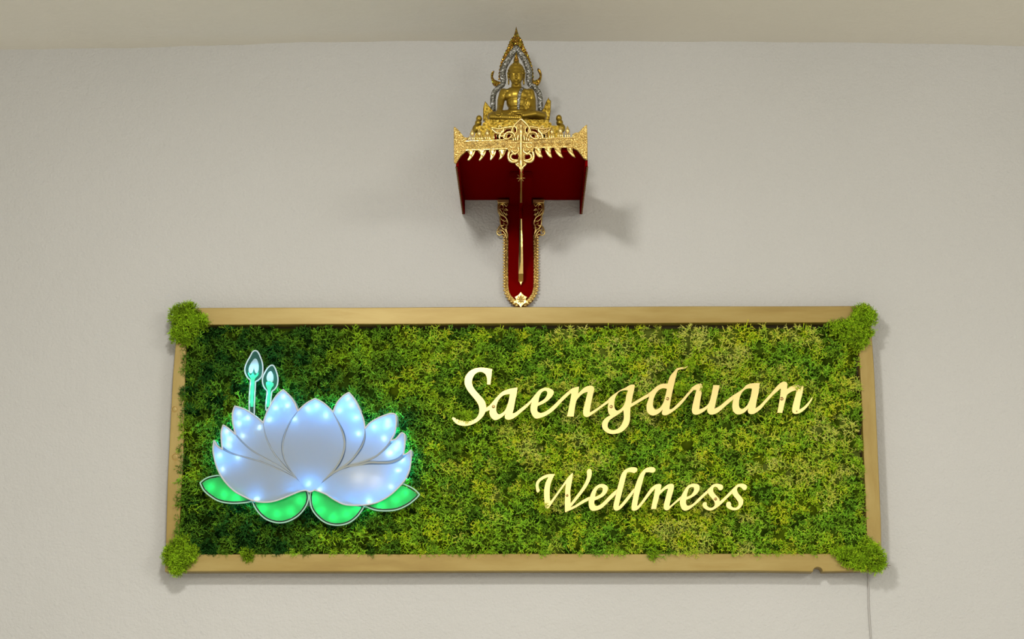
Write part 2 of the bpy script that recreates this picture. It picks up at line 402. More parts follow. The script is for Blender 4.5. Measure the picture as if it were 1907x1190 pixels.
def moss_field():
    st = 0.003; W = X1-X0; Hh = Z1-Z0; nx = int(W/st)+1; nz = int(Hh/st)+1
    gx = np.linspace(X0-.002, X1+.002, nx); gz = np.linspace(Z0-.004, Z1, nz); GX, GZ = np.meshgrid(gx, gz)
    H = np.full(GX.shape, 0.016); ID = np.zeros(GX.shape, int); cl = []
    for i in range(2300):
        x = rng.uniform(X0, X1); z = rng.uniform(Z0+.002, Z1-.006); r = rng.uniform(.009, .026); amp = rng.uniform(.006, .012)+r*0.75
        cl.append((x, z, r, amp, min(1, max(0, rng.normal(.5, .27))), rng.random()))
    for (px, py, rp, up) in LIFT:
        p = P(px, py, .06); cl.append((p.x, p.z, rp*.00122, 0.054+up*.5, 0.72, 0.9))
    for k, (x, z, r, amp, r1, r2) in enumerate(cl):
        d2 = ((GX-x)**2+(GZ-z)**2)/r**2; h = 0.014 + amp*np.sqrt(np.clip(1-d2, 0, 1))*(d2 < 1)
        m = h > H; m &= d2 < 1; H[m] = h[m]; ID[m] = k
    cx = np.array([c[0] for c in cl]); r1 = np.array([c[4] for c in cl]); r2 = np.array([c[5] for c in cl])
    # neighbouring clumps come from the same handful of dyed moss: smooth variation on top
    low = 0.22*np.sin(cx*9+1)*np.sin(np.array([c[1] for c in cl])*14)
    CCOL = dye(cx, np.clip(r1+low, 0, 1), r2)
    edge = np.clip((Z1-GZ)/0.012, 0, 1); H = 0.012+(H-0.012)*(0.35+0.65*edge)
    for px, py, rx, ry in ((578, 862, 178, 112), (487, 715, 30, 66)):   # moss is pressed flat behind the lotus light
        p = P(px, py, .05); d2 = ((GX-p.x)/(rx*.00122))**2 + ((GZ-p.z)/(ry*.00122))**2
        H = np.where(d2 < 1, np.minimum(H, .030), np.minimum(H, .036+.03*np.clip(d2-1, 0, 3)))
    gzx, gxx = np.gradient(H, gz, gx)
    idx = lambda j, i: j*nx+i
    J, I = np.meshgrid(np.arange(nz-1), np.arange(nx-1), indexing='ij')
    bf = np.stack([idx(J, I), idx(J, I+1), idx(J+1, I+1), idx(J+1, I)], -1).reshape(-1, 4)
    bv = np.stack([GX, -(np.maximum(H-0.004, .0135)), GZ], -1).reshape(-1, 3); bc = (CCOL[ID]*0.13).reshape(-1, 3)  # base sheet colour darkened to paint shade in the gaps between clumps
    s = 0.0112; us, ws = np.meshgrid(np.arange(X0, X1, s), np.arange(Z0, Z1-.002, s))
    pts = []
    for rep in range(1):
        x = (us+rng.uniform(-s, s, us.shape)*.7).ravel(); z = (ws+rng.uniform(-s, s, us.shape)*.7).ravel(); pts.append(np.stack([x, z], 1))
    pts = np.concatenate(pts); pts = pts[(pts[:, 0] > X0-.004) & (pts[:, 0] < X1+.004) & (pts[:, 1] > Z0-.004) & (pts[:, 1] < Z1-.003)]
    i = np.clip(((pts[:, 0]-gx[0])/(gx[1]-gx[0])).round().astype(int), 0, nx-1); j = np.clip(((pts[:, 1]-gz[0])/(gz[1]-gz[0])).round().astype(int), 0, nz-1)
    h = H[j, i]; n = np.stack([-gxx[j, i]*0.9, -np.ones(len(h)), -gzx[j, i]*0.9], 1) + rng.normal(0, .22, (len(h), 3))
    pos = np.stack([pts[:, 0], -(h-0.0035), pts[:, 1]], 1)
    size = rng.uniform(.013, .024, len(h))
    lipn = np.minimum(np.minimum(pts[:, 0]-X0, X1-pts[:, 0]), pts[:, 1]-Z0) < .012
    size[lipn] *= .7; n[lipn, 0] *= .4; n[lipn, 2] *= .4
    low_ = h < .0305; size[low_] *= .7
    col = CCOL[ID[j, i]]*rng.uniform(.75, 1.25, len(h))[:, None]
    # fringe creeping over the inner edges of the rails, uneven
    ex = []; L1 = Z1-Z0; L2 = X1-X0
    for _ in range(900):
        u = rng.random(); side = rng.integers(0, 4)
        den = .5+.5*math.sin(u*37+side*2)*math.sin(u*91+side)
        if rng.random() > den: continue
        if side == 0: ex.append((X0+rng.normal(.001, .0025), Z0+u*L1))
        elif side == 1: ex.append((X1+rng.normal(-.001, .0025), Z0+u*L1))
        else: ex.append((X0+u*L2, Z0+rng.normal(.002, .0025)))
    ex = np.array(ex); k = len(ex); exi = np.clip(((ex[:, 0]-gx[0])/(gx[1]-gx[0])).round().astype(int), 0, nx-1); exj = np.clip(((ex[:, 1]-gz[0])/(gz[1]-gz[0])).round().astype(int), 0, nz-1)
    pos = np.concatenate([pos, np.stack([ex[:, 0], -rng.uniform(.032, .044, k), ex[:, 1]], 1)])
    n = np.concatenate([n, np.stack([rng.normal(0, .3, k), -np.ones(k), rng.normal(0, .3, k)], 1)])
    size = np.concatenate([size, rng.uniform(.009, .014, k)])
    col = np.concatenate([col, CCOL[ID[exj, exi]]*rng.uniform(.7, 1.1, k)[:, None]])
    # loose pale filaments lying over the cushions
    print('tufts', len(pos))
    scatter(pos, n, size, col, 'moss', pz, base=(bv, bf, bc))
moss_field()
spill = False
def corner_moss(blobs, tone, seed, off=FO+.002):
    """moss clump wrapped over a corner of the frame"""
    r = np.random.default_rng(seed); pos = []; nrm = []; col = []; size = []; fb = []
    for (px, py, rp, am) in blobs:
        c = P(px, py, off); R = rp*.00125
        k = int(42*(rp/14)**2)+8
        fv, ff = ell((c.x, c.y+.004, c.z), (R*.86, R*am*.8, R*.86), 12, 8); fb.append((fv, ff))
        for _ in range(k):
            a = r.uniform(0, 2*PI); q = math.sqrt(r.random())*1.0; h = math.sqrt(max(0, 1-q*q))
            x, z = math.cos(a)*q, math.sin(a)*q
            pos.append((c.x+x*R, c.y-h*R*am+.004, c.z+z*R)); t0 = tone*.82; nrm.append((x*1.2, -h-.25, z*1.2)); size.append(r.uniform(.011, .019)*(0.75+.25*h))
            t = r.random()
            col.append((LIME*(.30+.75*t)*t0 + MID*.25))
    pos = np.array(pos); nrm = np.array(nrm)
    bv, bf = merge(fb); bv = np.array([tuple(q) for q in bv]); bc = np.tile(MID*.14, (len(bv), 1))  # dark base colour, shade painted in between the tufts
    o = scatter(pos, nrm, np.array(size), np.array(col), 'moss_wisp' if spill else 'corner_moss', pz, label=None if spill else 'bright moss clump wrapped over a frame corner', base=(bv, np.array(bf), bc))
    if spill: return
    # dry brown roots poking out behind it
    rp = []; rn = []
    for (px, py, rpx, am) in blobs[:2]:
        c = P(px, py, 0.02)
        for _ in range(7):
            a = r.uniform(0, 2*PI); rp.append((c.x+math.cos(a)*rpx*.00112, c.y-.008, c.z+math.sin(a)*rpx*.00112)); rn.append((math.cos(a), -.25, math.sin(a)))
    rc = np.tile(np.array([[.14, .085, .05]]), (len(rp), 1))
    scatter(np.array(rp), np.array(rn), np.full(len(rp), .0085), rc, 'dry_roots', pz)
corner_moss([(338, 590, 19, .9), (352, 580, 13, .8), (333, 622, 13, .8), (362, 595, 13, .8), (377, 600, 9, .6), (350, 610, 16, .9), (345, 632, 9, .6)], .75, 1)
corner_moss([(1612, 592, 17, .9), (1604, 585, 15, .8), (1610, 615, 13, .8), (1590, 606, 15, .8), (1570, 612, 13, .6), (1600, 635, 13, .7), (1552, 610, 8, .5)], .95, 2)
corner_moss([(322, 1040, 14, .9), (332, 1050, 15, .9), (322, 1022, 10, .7), (345, 1036, 15, .8), (356, 1032, 11, .7), (340, 1015, 12, .7), (330, 1058, 9, .8)], .8, 3)
corner_moss([(1630, 1044, 14, .9), (1626, 1030, 14, .9), (1612, 1050, 11, .8), (1596, 1044, 12, .8), (1578, 1038, 13, .8), (1564, 1030, 10, .7), (1613, 1018, 12, .7), (1634, 1055, 8, .7)], .95, 4)
# small spill-overs on the bottom rail
spill = True
corner_moss([(464, 1036, 5, .6), (458, 1032, 6, .5)], .7, 5)
corner_moss([(1215, 1034, 4.5, .5)], .9, 6)
# wisps of moss creeping over the metal letters
for k_, (x_, y_, r_, t_) in enumerate([(1272, 723, 9, 1.1), (1312, 727, 3.5, 1.1), (1285, 676, 3, 1.1), (1489, 718, 3.5, 1.1), (872, 776, 6, 1.1), (857, 776, 4, .6), (1012, 946, 3, 1.2)]):
    corner_moss([(x_, y_, r_, .5)], t_, 20+k_, .066)
def twig():
    lst = []; c = P(1651, 1053, .03)
    s0 = P(1640, 1053, .03); lst.append(tube([s0, c, P(1659, 1053, .03)], [.0009, .0008, .0004], 5))
    for a in (0.9, 1.9, 2.6, 3.7, 4.4, 5.3): lst.append(tube([c, c+Vector((math.cos(a)*.009, -.002, math.sin(a)*.009))], [.0007, .0003], 5))
    put('twig', from_arr(*merge(lst)), M_twig, pz, label='dry brown star-shaped twig')
twig()

# ------------------------------------------------------------------ brass letters
LO = 0.069; LT = 0.003
A5 = (830, 660, 5.449); A6 = (1170, 660, 5.449); A3 = (1100, 670, 7.438); W1 = (990, 860, 9.081); W2 = (1190, 860, 9.081)
def tr(pts, fr):
    return [((p[0]/fr[2]+fr[0]), (p[1]/fr[2]+fr[1])) + ((1,) if len(p) > 2 else ()) for p in pts]
c = 1
WORDS = [('saengduan', [
 ('S', A5, [[(474,148,c),(455,308,c),(418,305,c),(418,250),(400,200),(355,178),(310,192),(278,235),(268,290),(290,345),(345,410),(395,470),(412,525),(405,580),(375,635),(320,685),(250,718),(180,726),(110,706),(62,652,c),(75,636),(130,662),(200,677),(255,672),(305,648),(335,600),(340,550),(325,500),(285,445),(230,378),(200,325),(190,285),(197,230),(232,178),(290,143),(360,132),(420,138)]]),
 ('a', A5, [[(402,585,c),(412,540,c),(450,510),(510,440),(570,380),(640,350),(700,338),(730,334,c),(722,400),(705,480),(690,560),(680,597,c),(700,592),(760,548),(805,512,c),(828,535,c),(770,585),(700,642),(645,664),(608,655),(598,625),(610,602,c),(560,645),(500,668),(460,640),(443,595),(446,565,c)],
            [(650,403,c),(635,480),(605,560),(570,595),(535,604),(515,570),(520,510),(545,455),(590,415)]]),
 ('e', A5, [[(805,512,c),(850,475),(905,410),(950,360),(1005,337),(1060,345),(1095,370),(1095,400),(1060,450),(1000,495),(935,525,c),(930,560),(940,585),(975,592),(1040,560),(1110,500),(1180,430),(1245,372,c),(1265,398,c),(1180,480),(1110,555),(1040,610),(960,645),(910,650),(880,620),(860,570),(862,520),(872,486,c),(828,535,c)],
            [(940,488,c),(960,410),(990,375),(1020,372),(1030,395),(1010,440),(975,470)]]),
 ('n', A5, [[(1245,372,c),(1290,340),(1355,325,c),(1345,395,c),(1400,340),(1450,318),(1490,320),(1508,345),(1500,390),(1480,480),(1465,570),(1465,587,c),(1520,555),(1590,505),(1648,460,c),(1656,490,c),(1590,535),(1500,600),(1440,636),(1405,625),(1393,590),(1400,540),(1420,460),(1440,380,c),(1390,400),(1340,450),(1325,480),(1310,560),(1300,632,c),(1230,630,c),(1245,560),(1262,470),(1275,400,c),(1265,398,c)]]),
 ('g', A3, [[(240,548,c),(290,500),(360,450),(420,412),(480,385),(540,350),(600,342),(612,360,c),(600,430),(580,520),(565,602,c),(640,560),(720,510),(800,465,c),(810,512,c),(720,560),(620,620),(553,660,c),(548,750),(545,830),(525,900),(480,960),(420,1005),(350,1025),(280,1028),(210,1000),(165,950),(155,890),(175,840),(220,795),(270,770,c),(250,745),(238,700),(238,640),(250,590,c)],
            [(515,425,c),(490,500),(480,570),(450,640),(400,690),(365,702),(335,670),(328,600),(345,520),(385,455),(430,430),(480,422)],
            [(452,702,c),(458,800),(440,870),(400,930),(350,965),(290,970),(245,945),(238,900),(255,850),(300,810),(370,765),(420,730)]]),
 ('d', A3, [[(800,465,c),(870,405),(930,355),(1000,330),(1065,330,c),(1085,260),(1110,210),(1150,165),(1190,120),(1230,108),(1300,95),(1355,88,c),(1300,125),(1235,135),(1205,155),(1190,210),(1165,310),(1135,440),(1110,560),(1095,660),(1095,684,c),(1130,675),(1190,620),(1280,530),(1350,445),(1395,388,c),(1425,420,c),(1360,490),(1280,590),(1200,670),(1120,730),(1050,768),(1000,765),(985,735),(1000,690,c),(940,745),(870,773),(810,755),(775,700),(775,620),(795,560),(810,512,c)],
            [(1055,403,c),(1035,490),(1010,580),(970,650),(930,680),(895,686),(868,650),(865,590),(885,510),(925,440),(980,400),(1020,395)]]),
 ('u', A6, [[(640,339,c),(690,305),(735,295),(755,315),(755,345),(745,400),(730,480),(722,555,c),(765,540),(815,495),(840,420),(862,310,c),(928,312,c),(910,400),(890,480),(876,550,c),(930,520),(1000,462),(1060,415,c),(1066,458,c),(990,522),(910,590),(850,612),(815,600),(800,565),(805,548,c),(760,585),(700,612),(660,605),(645,570),(655,500),(680,400),(690,362,c),(662,362,c)]]),
 ('a', A6, [[(1060,415,c),(1110,385),(1160,350),(1200,310),(1260,292),(1335,290,c),(1325,380),(1305,470),(1293,545,c),(1340,510),(1400,445),(1455,385,c),(1472,412,c),(1400,490),(1340,560),(1270,605),(1225,600),(1212,570),(1220,550,c),(1170,595),(1110,610),(1070,585),(1055,540),(1058,490),(1066,458,c)],
            [(1255,348,c),(1240,430),(1215,500),(1180,540),(1145,552),(1125,520),(1128,460),(1150,395),(1190,355),(1225,345)]]),
 ('n', A6, [[(1455,385,c),(1510,320),(1560,280),(1600,278),(1615,300),(1612,350,c),(1650,325),(1700,305),(1780,312,c),(1770,390),(1750,470),(1738,557,c),(1780,530),(1830,480),(1872,425,c),(1868,455,c),(1820,530),(1760,585),(1700,605),(1668,590),(1663,550),(1680,470),(1700,400),(1705,362,c),(1655,380),(1612,410,c),(1595,470),(1580,530),(1565,594,c),(1510,592,c),(1525,520),(1540,420),(1548,345,c),(1472,412,c)]])]),
 ('wellness', [
 ('W', W1, [[(400,208,c),(360,280),(325,370),(310,470),(308,580),(318,668,c),(400,560),(500,420),(600,280),(660,210),(703,180,c),(690,300),(668,420),(655,500),(660,600),(660,700,c),(740,592),(836,462),(902,350),(934,260),(935,200),(932,160),(960,122),(1000,120),(1018,160),(1015,230),(985,325),(922,440),(824,570),(728,692),(660,770,c),(740,730),(850,655),(940,605),(985,590,c),(965,655,c),(850,715),(720,790),(565,858,c),(560,700),(565,560),(568,460),(580,370,c),(480,510),(390,640),(300,770),(245,820,c),(225,740),(212,620),(210,480),(230,370),(260,300),(280,262,c),(220,285),(150,330),(120,380),(125,440),(140,480),(120,515),(90,515),(75,470),(68,400),(80,340),(130,280),(200,235),(260,212),(330,203)]]),
 ('e', W1, [[(985,590,c),(1010,520),(1060,440),(1130,385),(1190,372),(1250,388),(1292,430),(1285,490),(1230,570),(1150,620),(1065,655,c),(1062,700),(1080,738),(1120,740),(1190,700),(1280,610),(1360,530),(1445,460,c),(1425,555,c),(1340,640),(1260,720),(1180,790),(1090,825),(1020,828),(980,790),(965,720),(965,655,c)],
            [(1075,590,c),(1090,520),(1120,460),(1160,437),(1195,445),(1200,480),(1180,530),(1130,565)]]),
 ('l', W1, [[(1445,460,c),(1475,350),(1510,230),(1560,150),(1630,105),(1700,90),(1760,95),(1790,120),(1780,160),(1740,190),(1690,180),(1640,175),(1615,185,c),(1595,260),(1560,400),(1520,560),(1485,700),(1473,755,c),(1530,695),(1610,595),(1690,495),(1740,440,c),(1730,520,c),(1660,620),(1570,730),(1500,800),(1440,828),(1400,815),(1382,770),(1390,700),(1425,555,c)]]),
 ('l', W1, [[(1740,440,c),(1785,310),(1830,215),(1880,150),(1930,108),(1990,90),(2056,90),(2094,120),(2086,165),(2046,185),(1990,178),(1930,180,c),(1905,240),(1876,350),(1836,500),(1808,620),(1785,752,c),(1850,680),(1930,565),(2006,455,c),(2031,520,c),(1960,610),(1880,715),(1810,795),(1750,828),(1700,820),(1688,780),(1695,700),(1715,600),(1730,520,c)]]),
 ('n', W2, [[(190,455,c),(260,395),(310,375),(360,375),(380,400),(365,480,c),(430,420),(490,382),(550,370),(590,390),(590,450),(565,550),(535,650),(515,752,c),(570,705),(640,640),(715,575,c),(690,650,c),(620,705),(540,775),(490,820),(450,820),(420,790),(420,720),(445,620),(470,520),(490,455,c),(440,475),(390,520),(350,560),(335,620),(310,710),(290,800,c),(200,800,c),(225,690),(250,570),(272,455,c),(215,520,c)]]),
 ('e', W2, [[(715,575,c),(760,490),(820,410),(890,372),(950,368),(1005,385),(1028,430),(1010,500),(960,560),(880,610),(800,645,c),(797,700),(815,735),(850,738),(920,700),(1000,620),(1080,545),(1150,480,c),(1165,530,c),(1090,600),(1010,680),(930,745),(850,805),(780,828),(730,805),(705,760),(690,700),(690,650,c)],
            [(808,590,c),(825,510),(850,450),(890,430),(925,440),(928,480),(900,535),(860,570)]]),
 ('s', W2, [[(1150,480,c),(1200,430),(1250,385),(1310,368),(1370,375),(1415,400),(1425,440),(1395,480),(1355,478),(1335,450),(1300,425),(1265,435),(1255,480),(1275,530),(1320,580),(1360,630),(1367,665,c),(1430,610),(1500,540),(1560,480,c),(1575,540,c),(1500,610),(1420,690),(1340,760),(1260,810),(1190,825),(1120,800),(1078,755),(1075,705),(1110,680),(1145,690),(1150,735),(1190,770),(1240,770),(1275,740),(1280,700),(1260,655),(1215,600),(1180,555),(1165,530,c)]]),
 ('s', W2, [[(1560,480,c),(1610,430),(1660,385),(1720,368),(1780,375),(1820,400),(1825,440),(1800,478),(1760,475),(1740,450),(1705,425),(1670,435),(1660,475),(1680,530),(1730,590),(1760,640),(1762,700),(1730,760),(1680,805),(1610,822),(1540,805),(1485,770),(1472,720),(1490,680),(1530,672),(1558,700),(1560,740),(1590,768),(1640,770),(1675,740),(1680,690),(1650,640),(1610,590),(1575,540,c)]])])]
SCREWS = {'saengduan': [(1, A5, 485, 530, 1), (4, A3, 285, 650, 1), (5, A3, 1065, 540, 1), (8, A6, 1557, 450, 1.1), (8, A6, 1710, 577, .45)],
          'wellness': [(0, W1, 600, 570, .8), (6, W2, 1295, 630, .95)]}
WL = {'saengduan': ((1180, 780), 'large gold script word Saengduan cut from metal, upper line on the moss'),
      'wellness': ((1195, 950), 'smaller gold script word Wellness cut from metal, lower line on the moss')}
for wname, letters in WORDS:
    (rx, ry), lab = WL[wname]
    rw = root('metal_lettering', P(rx, ry, LO-.01), lab, 'lettering')
    objs = []
    for ch, fr, loops in letters:
        lp = [cr(tr(l, fr), True, 5) for l in loops]
        objs.append(put('letter', plate_px(lp, LO, LT, 0.0003), M_letter, rw, label='gold script letter '+ch))
    for (li, fr, x, y, k) in SCREWS[wname]:
        q = P(x/fr[2]+fr[0], y/fr[2]+fr[1], LO)
        s = put('screw', from_arr(*ell(q, (.0038*k, .0016, .0038*k))), M_screw, objs[li], smooth=True)
        ang = random.random()*3
        d = Vector((math.cos(ang), 0, math.sin(ang)))*.0026*k
    for i in range(0, len(objs), 2):   # stand-off pins behind the letters
        b = [v.co for v in objs[i].data.vertices]; q = min(b, key=lambda w: w.z) + origin(rw)
        q = Vector((q.x, 0, q.z+.006))
        put('pin', tube_me([(q.x, -.014, q.z), (q.x, -(LO-LT-.0005), q.z)], .0012, 6), M_edge, rw)

# ------------------------------------------------------------------ lotus light
LF = 0.083; LB = 0.058
RA = (360, 720, 4.408); RB = (560, 720, 4.408); RC = (440, 640, 8.5)
lr = root('lotus_light', P(578, 975, .05), 'glowing white lotus light with green leaves and two buds, mounted on the moss', 'light sign')
def w(pts, fr, off=LF, n=6): return [XZ(x, y, off) for x, y in cr(tr(pts, fr), True, n)]
def BtoA(p): return tuple([p[0]+882, p[1]]+list(p[2:]))
PET = {  # in RA frame; right side given as RB and shifted
 'L4': [(170,440,c),(200,490),(245,523),(320,557),(420,585),(560,625),(700,685),(850,760),(925,852,c),(880,858),(800,890),(700,930),(620,948),(530,945),(478,932,c),(420,905),(340,860),(260,780),(205,690),(175,600),(162,510)],
 'L3': [(245,315,c),(290,345),(345,400),(400,462),(480,530),(600,600),(720,665),(838,742,c),(700,672),(560,612),(430,573),(330,545),(262,508),(240,480),(230,430),(230,370)],
 'L2': [(340,160,c),(420,185),(500,235),(572,295,c),(580,370),(600,440),(650,540),(730,640),(838,735,c),(720,655),(600,588),(490,522),(410,452),(352,390,c),(325,300),(322,220)],
 'L1': [(738,25,c),(790,75),(830,130),(857,198,c),(800,270),(745,380),(722,480),(735,580),(780,670),(842,735,c),(740,632),(660,530),(612,435),(590,370),(578,295,c),(600,220),(640,140),(690,65)],
 'P0': [(1000,98,c)]+[BtoA(p) for p in [(180,130),(230,172),(262,212,c),(310,310),(345,410),(350,500),(325,590),(270,680),(190,765),(125,845),(75,862),(40,848)]]+[(862,765),(800,680),(752,590),(738,490),(758,390),(808,280),(857,206,c),(930,135)],
 'R1': [BtoA(p) for p in [(395,48,c),(435,95),(480,180),(515,270),(524,360),(505,450),(450,548),(385,620),(288,688,c),(330,630),(362,550),(372,460),(360,380),(320,300),(266,208,c),(300,130),(350,75)]],
 'R2': [BtoA(p) for p in [(745,220),(780,228,c),(783,300),(770,380),(725,455),(670,518),(600,575),(520,610),(395,642,c),(460,572),(510,500),(534,420),(530,345,c),(560,305),(620,265),(690,235)]],
 'R3': [BtoA(p) for p in [(828,380),(853,392,c),(855,470),(845,530),(800,578),(730,605),(650,610),(565,608,c),(620,580),(680,532),(730,485),(780,430)]],
 'R4': [BtoA(p) for p in [(905,520,c),(905,600),(890,690),(850,770),(790,840),(720,900),(640,945),(570,965),(508,972,c),(440,975),(350,965),(270,925),(200,880),(115,848,c),(170,795),(235,745),(300,700),(390,665),(480,648),(560,640),(650,640),(750,635),(820,605),(870,560)]]}
for k_, pts in PET.items():
    put('petal', sheet(w(pts, RA), LF), M_petal, lr)
# silhouette of the whole flower: back skirt, grey groove layer, rim
SIL = [(170,440,c),(200,490),(238,515,c),(230,430),(230,370),(245,315,c),(290,345),(348,396,c),(325,300),(322,220),(340,160,c),(420,185),(500,235),(574,296,c),(600,220),(640,140),(690,65),(738,25,c),(790,75),(830,130),(857,200,c),(930,135),(1000,98,c)] + \
      [BtoA(p) for p in [(180,130),(230,172),(264,210,c),(300,130),(350,75),(395,48,c),(435,95),(480,180),(515,270),(528,345,c),(560,305),(620,265),(690,235),(745,220),(780,228,c),(783,300),(770,380),(735,445,c),(780,430),(828,380),(853,392,c),(855,470),(840,560,c),(870,550),(905,520,c),(905,600),(890,690),(850,770),(790,840),(720,900),(640,945),(570,965),(508,972,c),(440,975),(350,965),(270,925),(200,880),(112,848,c),(75,864)]] + \
      [(925,850,c),(880,858),(800,890),(700,930),(620,948),(530,945),(480,932,c),(420,905),(340,860),(260,780),(205,690),(175,600),(162,510)]
sil = w(SIL, RA)
put('flower_side', skirt(sil, LF, LB), M_rimw, lr)
put('flower_rim', tube_me([(x, -LF, z) for x, z in sil], .0018, 6, closed=True), M_rimw, lr)
put('flower_back', plate([sil], LB, .003), M_inside, lr)
# grooves between petals: shallow grey strips just behind the faces
def strip(pts, fr, wd, off, m, name='groove'):
    p2 = [P(x, y, off) for x, y in cr(tr(pts, fr), False, 6)]
    n = len(p2); wds = [wd*.00125*(0.45+0.55*math.sin(PI*min(1, .15+i/n))) for i in range(n)]
    put(name, tube_me(p2, wds, 6, flat=0.25), m, lr)
for g in [[(845,750),(790,672),(748,590),(732,490),(750,390),(800,276),(857,202)], [(842,748),(735,640),(655,535),(606,440),(584,370),(576,296)],
          [(850,757),(720,662),(600,595),(485,525),(405,456),(350,394)], [(850,760),(700,680),(560,618),(425,579),(322,550),(240,512)]]:
    strip(g, RA, 1.1, LF-.0016, M_faint)
for g in [[(185,775),(268,688),(325,600),(358,500),(352,405),(315,310),(264,210)], [(210,750),(285,696),(388,628),(455,555),(515,455),(528,350)],
          [(285,698),(395,650),(520,614),(605,578),(675,522),(735,450),(775,385)], [(395,655),(480,643),(565,622),(650,624),(740,620),(815,590),(852,540)]]:
    strip(g, RB, 1.8, LF-.0003, M_groove)
LEAVES = [  # full outlines, the top is tucked behind the petals
 [(55,790,c),(100,755),(160,735),(225,733),(330,800),(420,860),(480,925,c),(470,942),(400,955),(300,957),(210,940),(140,900),(85,850)],
 [(478,925,c),(505,990),(550,1050),(610,1095),(700,1118),(780,1105),(860,1060),(920,990),(945,920),(938,862),(925,845,c),(800,870),(640,925)],
 [BtoA(p) for p in [(82,850,c),(75,920),(90,1000),(140,1070),(210,1120),(300,1138),(390,1120),(460,1070),(505,1010),(522,975,c),(400,955),(250,890),(110,835,c)]],
 [BtoA(p) for p in [(515,975,c),(600,1010),(690,1020),(790,1010),(880,970),(950,915),(975,885,c),(940,850),(880,815),(815,800),(740,870),(640,930)]]]
def inset(lp, d):
    a = np.array(lp); n = len(a); out = []
    area_ = 0.5*np.sum(a[:, 0]*np.roll(a[:, 1], -1)-np.roll(a[:, 0], -1)*a[:, 1]); s = 1 if area_ > 0 else -1
    for i in range(n):
        t = a[(i+1) % n]-a[i-1]; L = np.linalg.norm(t)
        if L < 1e-9: continue
        nn = np.array([-t[1], t[0]])/L*s; out.append(tuple(a[i]+nn*d))
    return out
LO2 = LF-.009
for lf in LEAVES:
    lp = [XZ(x, y, LO2) for x, y in cr(tr(lf, RA), True, 6)]
    lo = put('leaf', sheet(inset(lp, .0045), LO2), M_leaf, lr)
    put('leaf_rim', tube_me([(x, -LO2, z) for x, z in lp], .0016, 6, closed=True), M_rimg, lo)
    put('leaf_edge', skirt(lp, LO2, .052), M_clear, lo)
    put('leaf_back', plate([inset(lp, .002)], .054, .002), M_inside, lo)
    i2 = inset(lp, .0042); put('leaf_wall', skirt(i2, LO2, .054), M_inside, lo)
    pt = [((x), (z)) for x, z in lp]
# unlit back plate; teal light on the moss comes from added lamps
big = inset(sil, -.004)
put('back_plate', plate([big], .056, .002), M_back, lr)
BUDS = [
 ([(300,110),(340,130),(385,220),(415,320),(420,430),(400,520),(350,575),(303,600,c),(300,700),(292,850),(286,1000),(285,1135,c),(208,1080,c),(204,1000),(205,850),(215,700),(225,575,c),(180,540),(140,460),(135,390),(165,300),(215,210),(260,130)],
  [(305,235),(350,310),(352,420),(325,470),(295,440),(281,370,c),(262,440),(225,470),(195,430),(210,350),(250,280)],
  [(190,455),(225,500),(262,470),(300,500),(345,455),(345,500),(300,550),(285,600),(280,700),(272,850),(268,1000,c),(225,1000,c),(222,850),(230,700),(235,570),(200,510)]),
 ([(560,340),(595,355),(635,440),(660,550),(650,650),(615,715),(565,755,c),(552,850),(540,960),(520,1030,c),(470,1060,c),(468,960),(480,850),(488,745,c),(440,690),(415,610),(420,530),(460,440),(510,370)],
  [(540,435),(580,480),(590,560),(570,610),(530,595),(492,590),(485,510)],
  [(470,620),(500,600),(580,620),(590,660),(560,700),(545,750),(535,850),(515,1000,c),(482,1000,c),(490,850),(498,745),(480,690)])]
for bo, wi, gr in BUDS:
    ol = [XZ(x, y, LO2) for x, y in cr(tr(bo, RC), True, 5)]
    b = put('bud', plate([ol], LO2-.001, .012), M_clear, lr)
    put('bud_rim', tube_me([(x, -LO2, z) for x, z in ol], .0016, 6, closed=True), M_rimb, b)
    put('bud_petal', sheet([XZ(x, y, LF) for x, y in cr(tr(wi, RC), True, 5)], LF), M_petal, b)
    put('bud_stem', sheet([XZ(x, y, LF-.002) for x, y in cr(tr(gr, RC), True, 5)], LF-.002), M_stem, b)
    ob2 = [XZ(x, y, .062) for x, y in cr(tr(bo, RC), True, 5)]
    put('bud_back', plate([inset(ob2, .0015)], .060, .002), M_back, b)
# light diodes, plus added halo, warm and leak lamps
def leak():
    # added teal lamps stand in for light leaking behind the sign onto the moss
    sp = sil[::11]
    for x, z in sp:
        l = bpy.data.lights.new('edge_leak_lamp', 'POINT'); l.energy = .055; l.color = (0.0, 0.45, 1.0); l.shadow_soft_size = .004
        cxm = (x-P(578, 860, LB).x)*.985+P(578, 860, LB).x
        o = bpy.data.objects.new('edge_leak_lamp', l); C.objects.link(o); o.parent = lr; o.location = Vector((cxm, -.050, z))-origin(lr)
    for px, py in [(465, 700), (470, 740), (505, 715), (500, 745), (487, 730)]:
        l = bpy.data.lights.new('edge_leak_lamp', 'POINT'); l.energy = .045; l.color = (0.0, 0.45, 1.0); l.shadow_soft_size = .004
        o = bpy.data.objects.new('edge_leak_lamp', l); C.objects.link(o); o.parent = lr; o.location = P(px, py, .050)-origin(lr)
leak()
def inner_lamp(px, py, off, power, col, rad=.002):
    l = bpy.data.lights.new('diode_and_fill_lamp', 'POINT'); l.energy = power; l.color = col; l.shadow_soft_size = rad
    o = bpy.data.objects.new('diode_and_fill_lamp', l); C.objects.link(o); o.parent = lr; o.location = P(px, py, off)-origin(lr)
BL = (0.50, 0.78, 1.0)
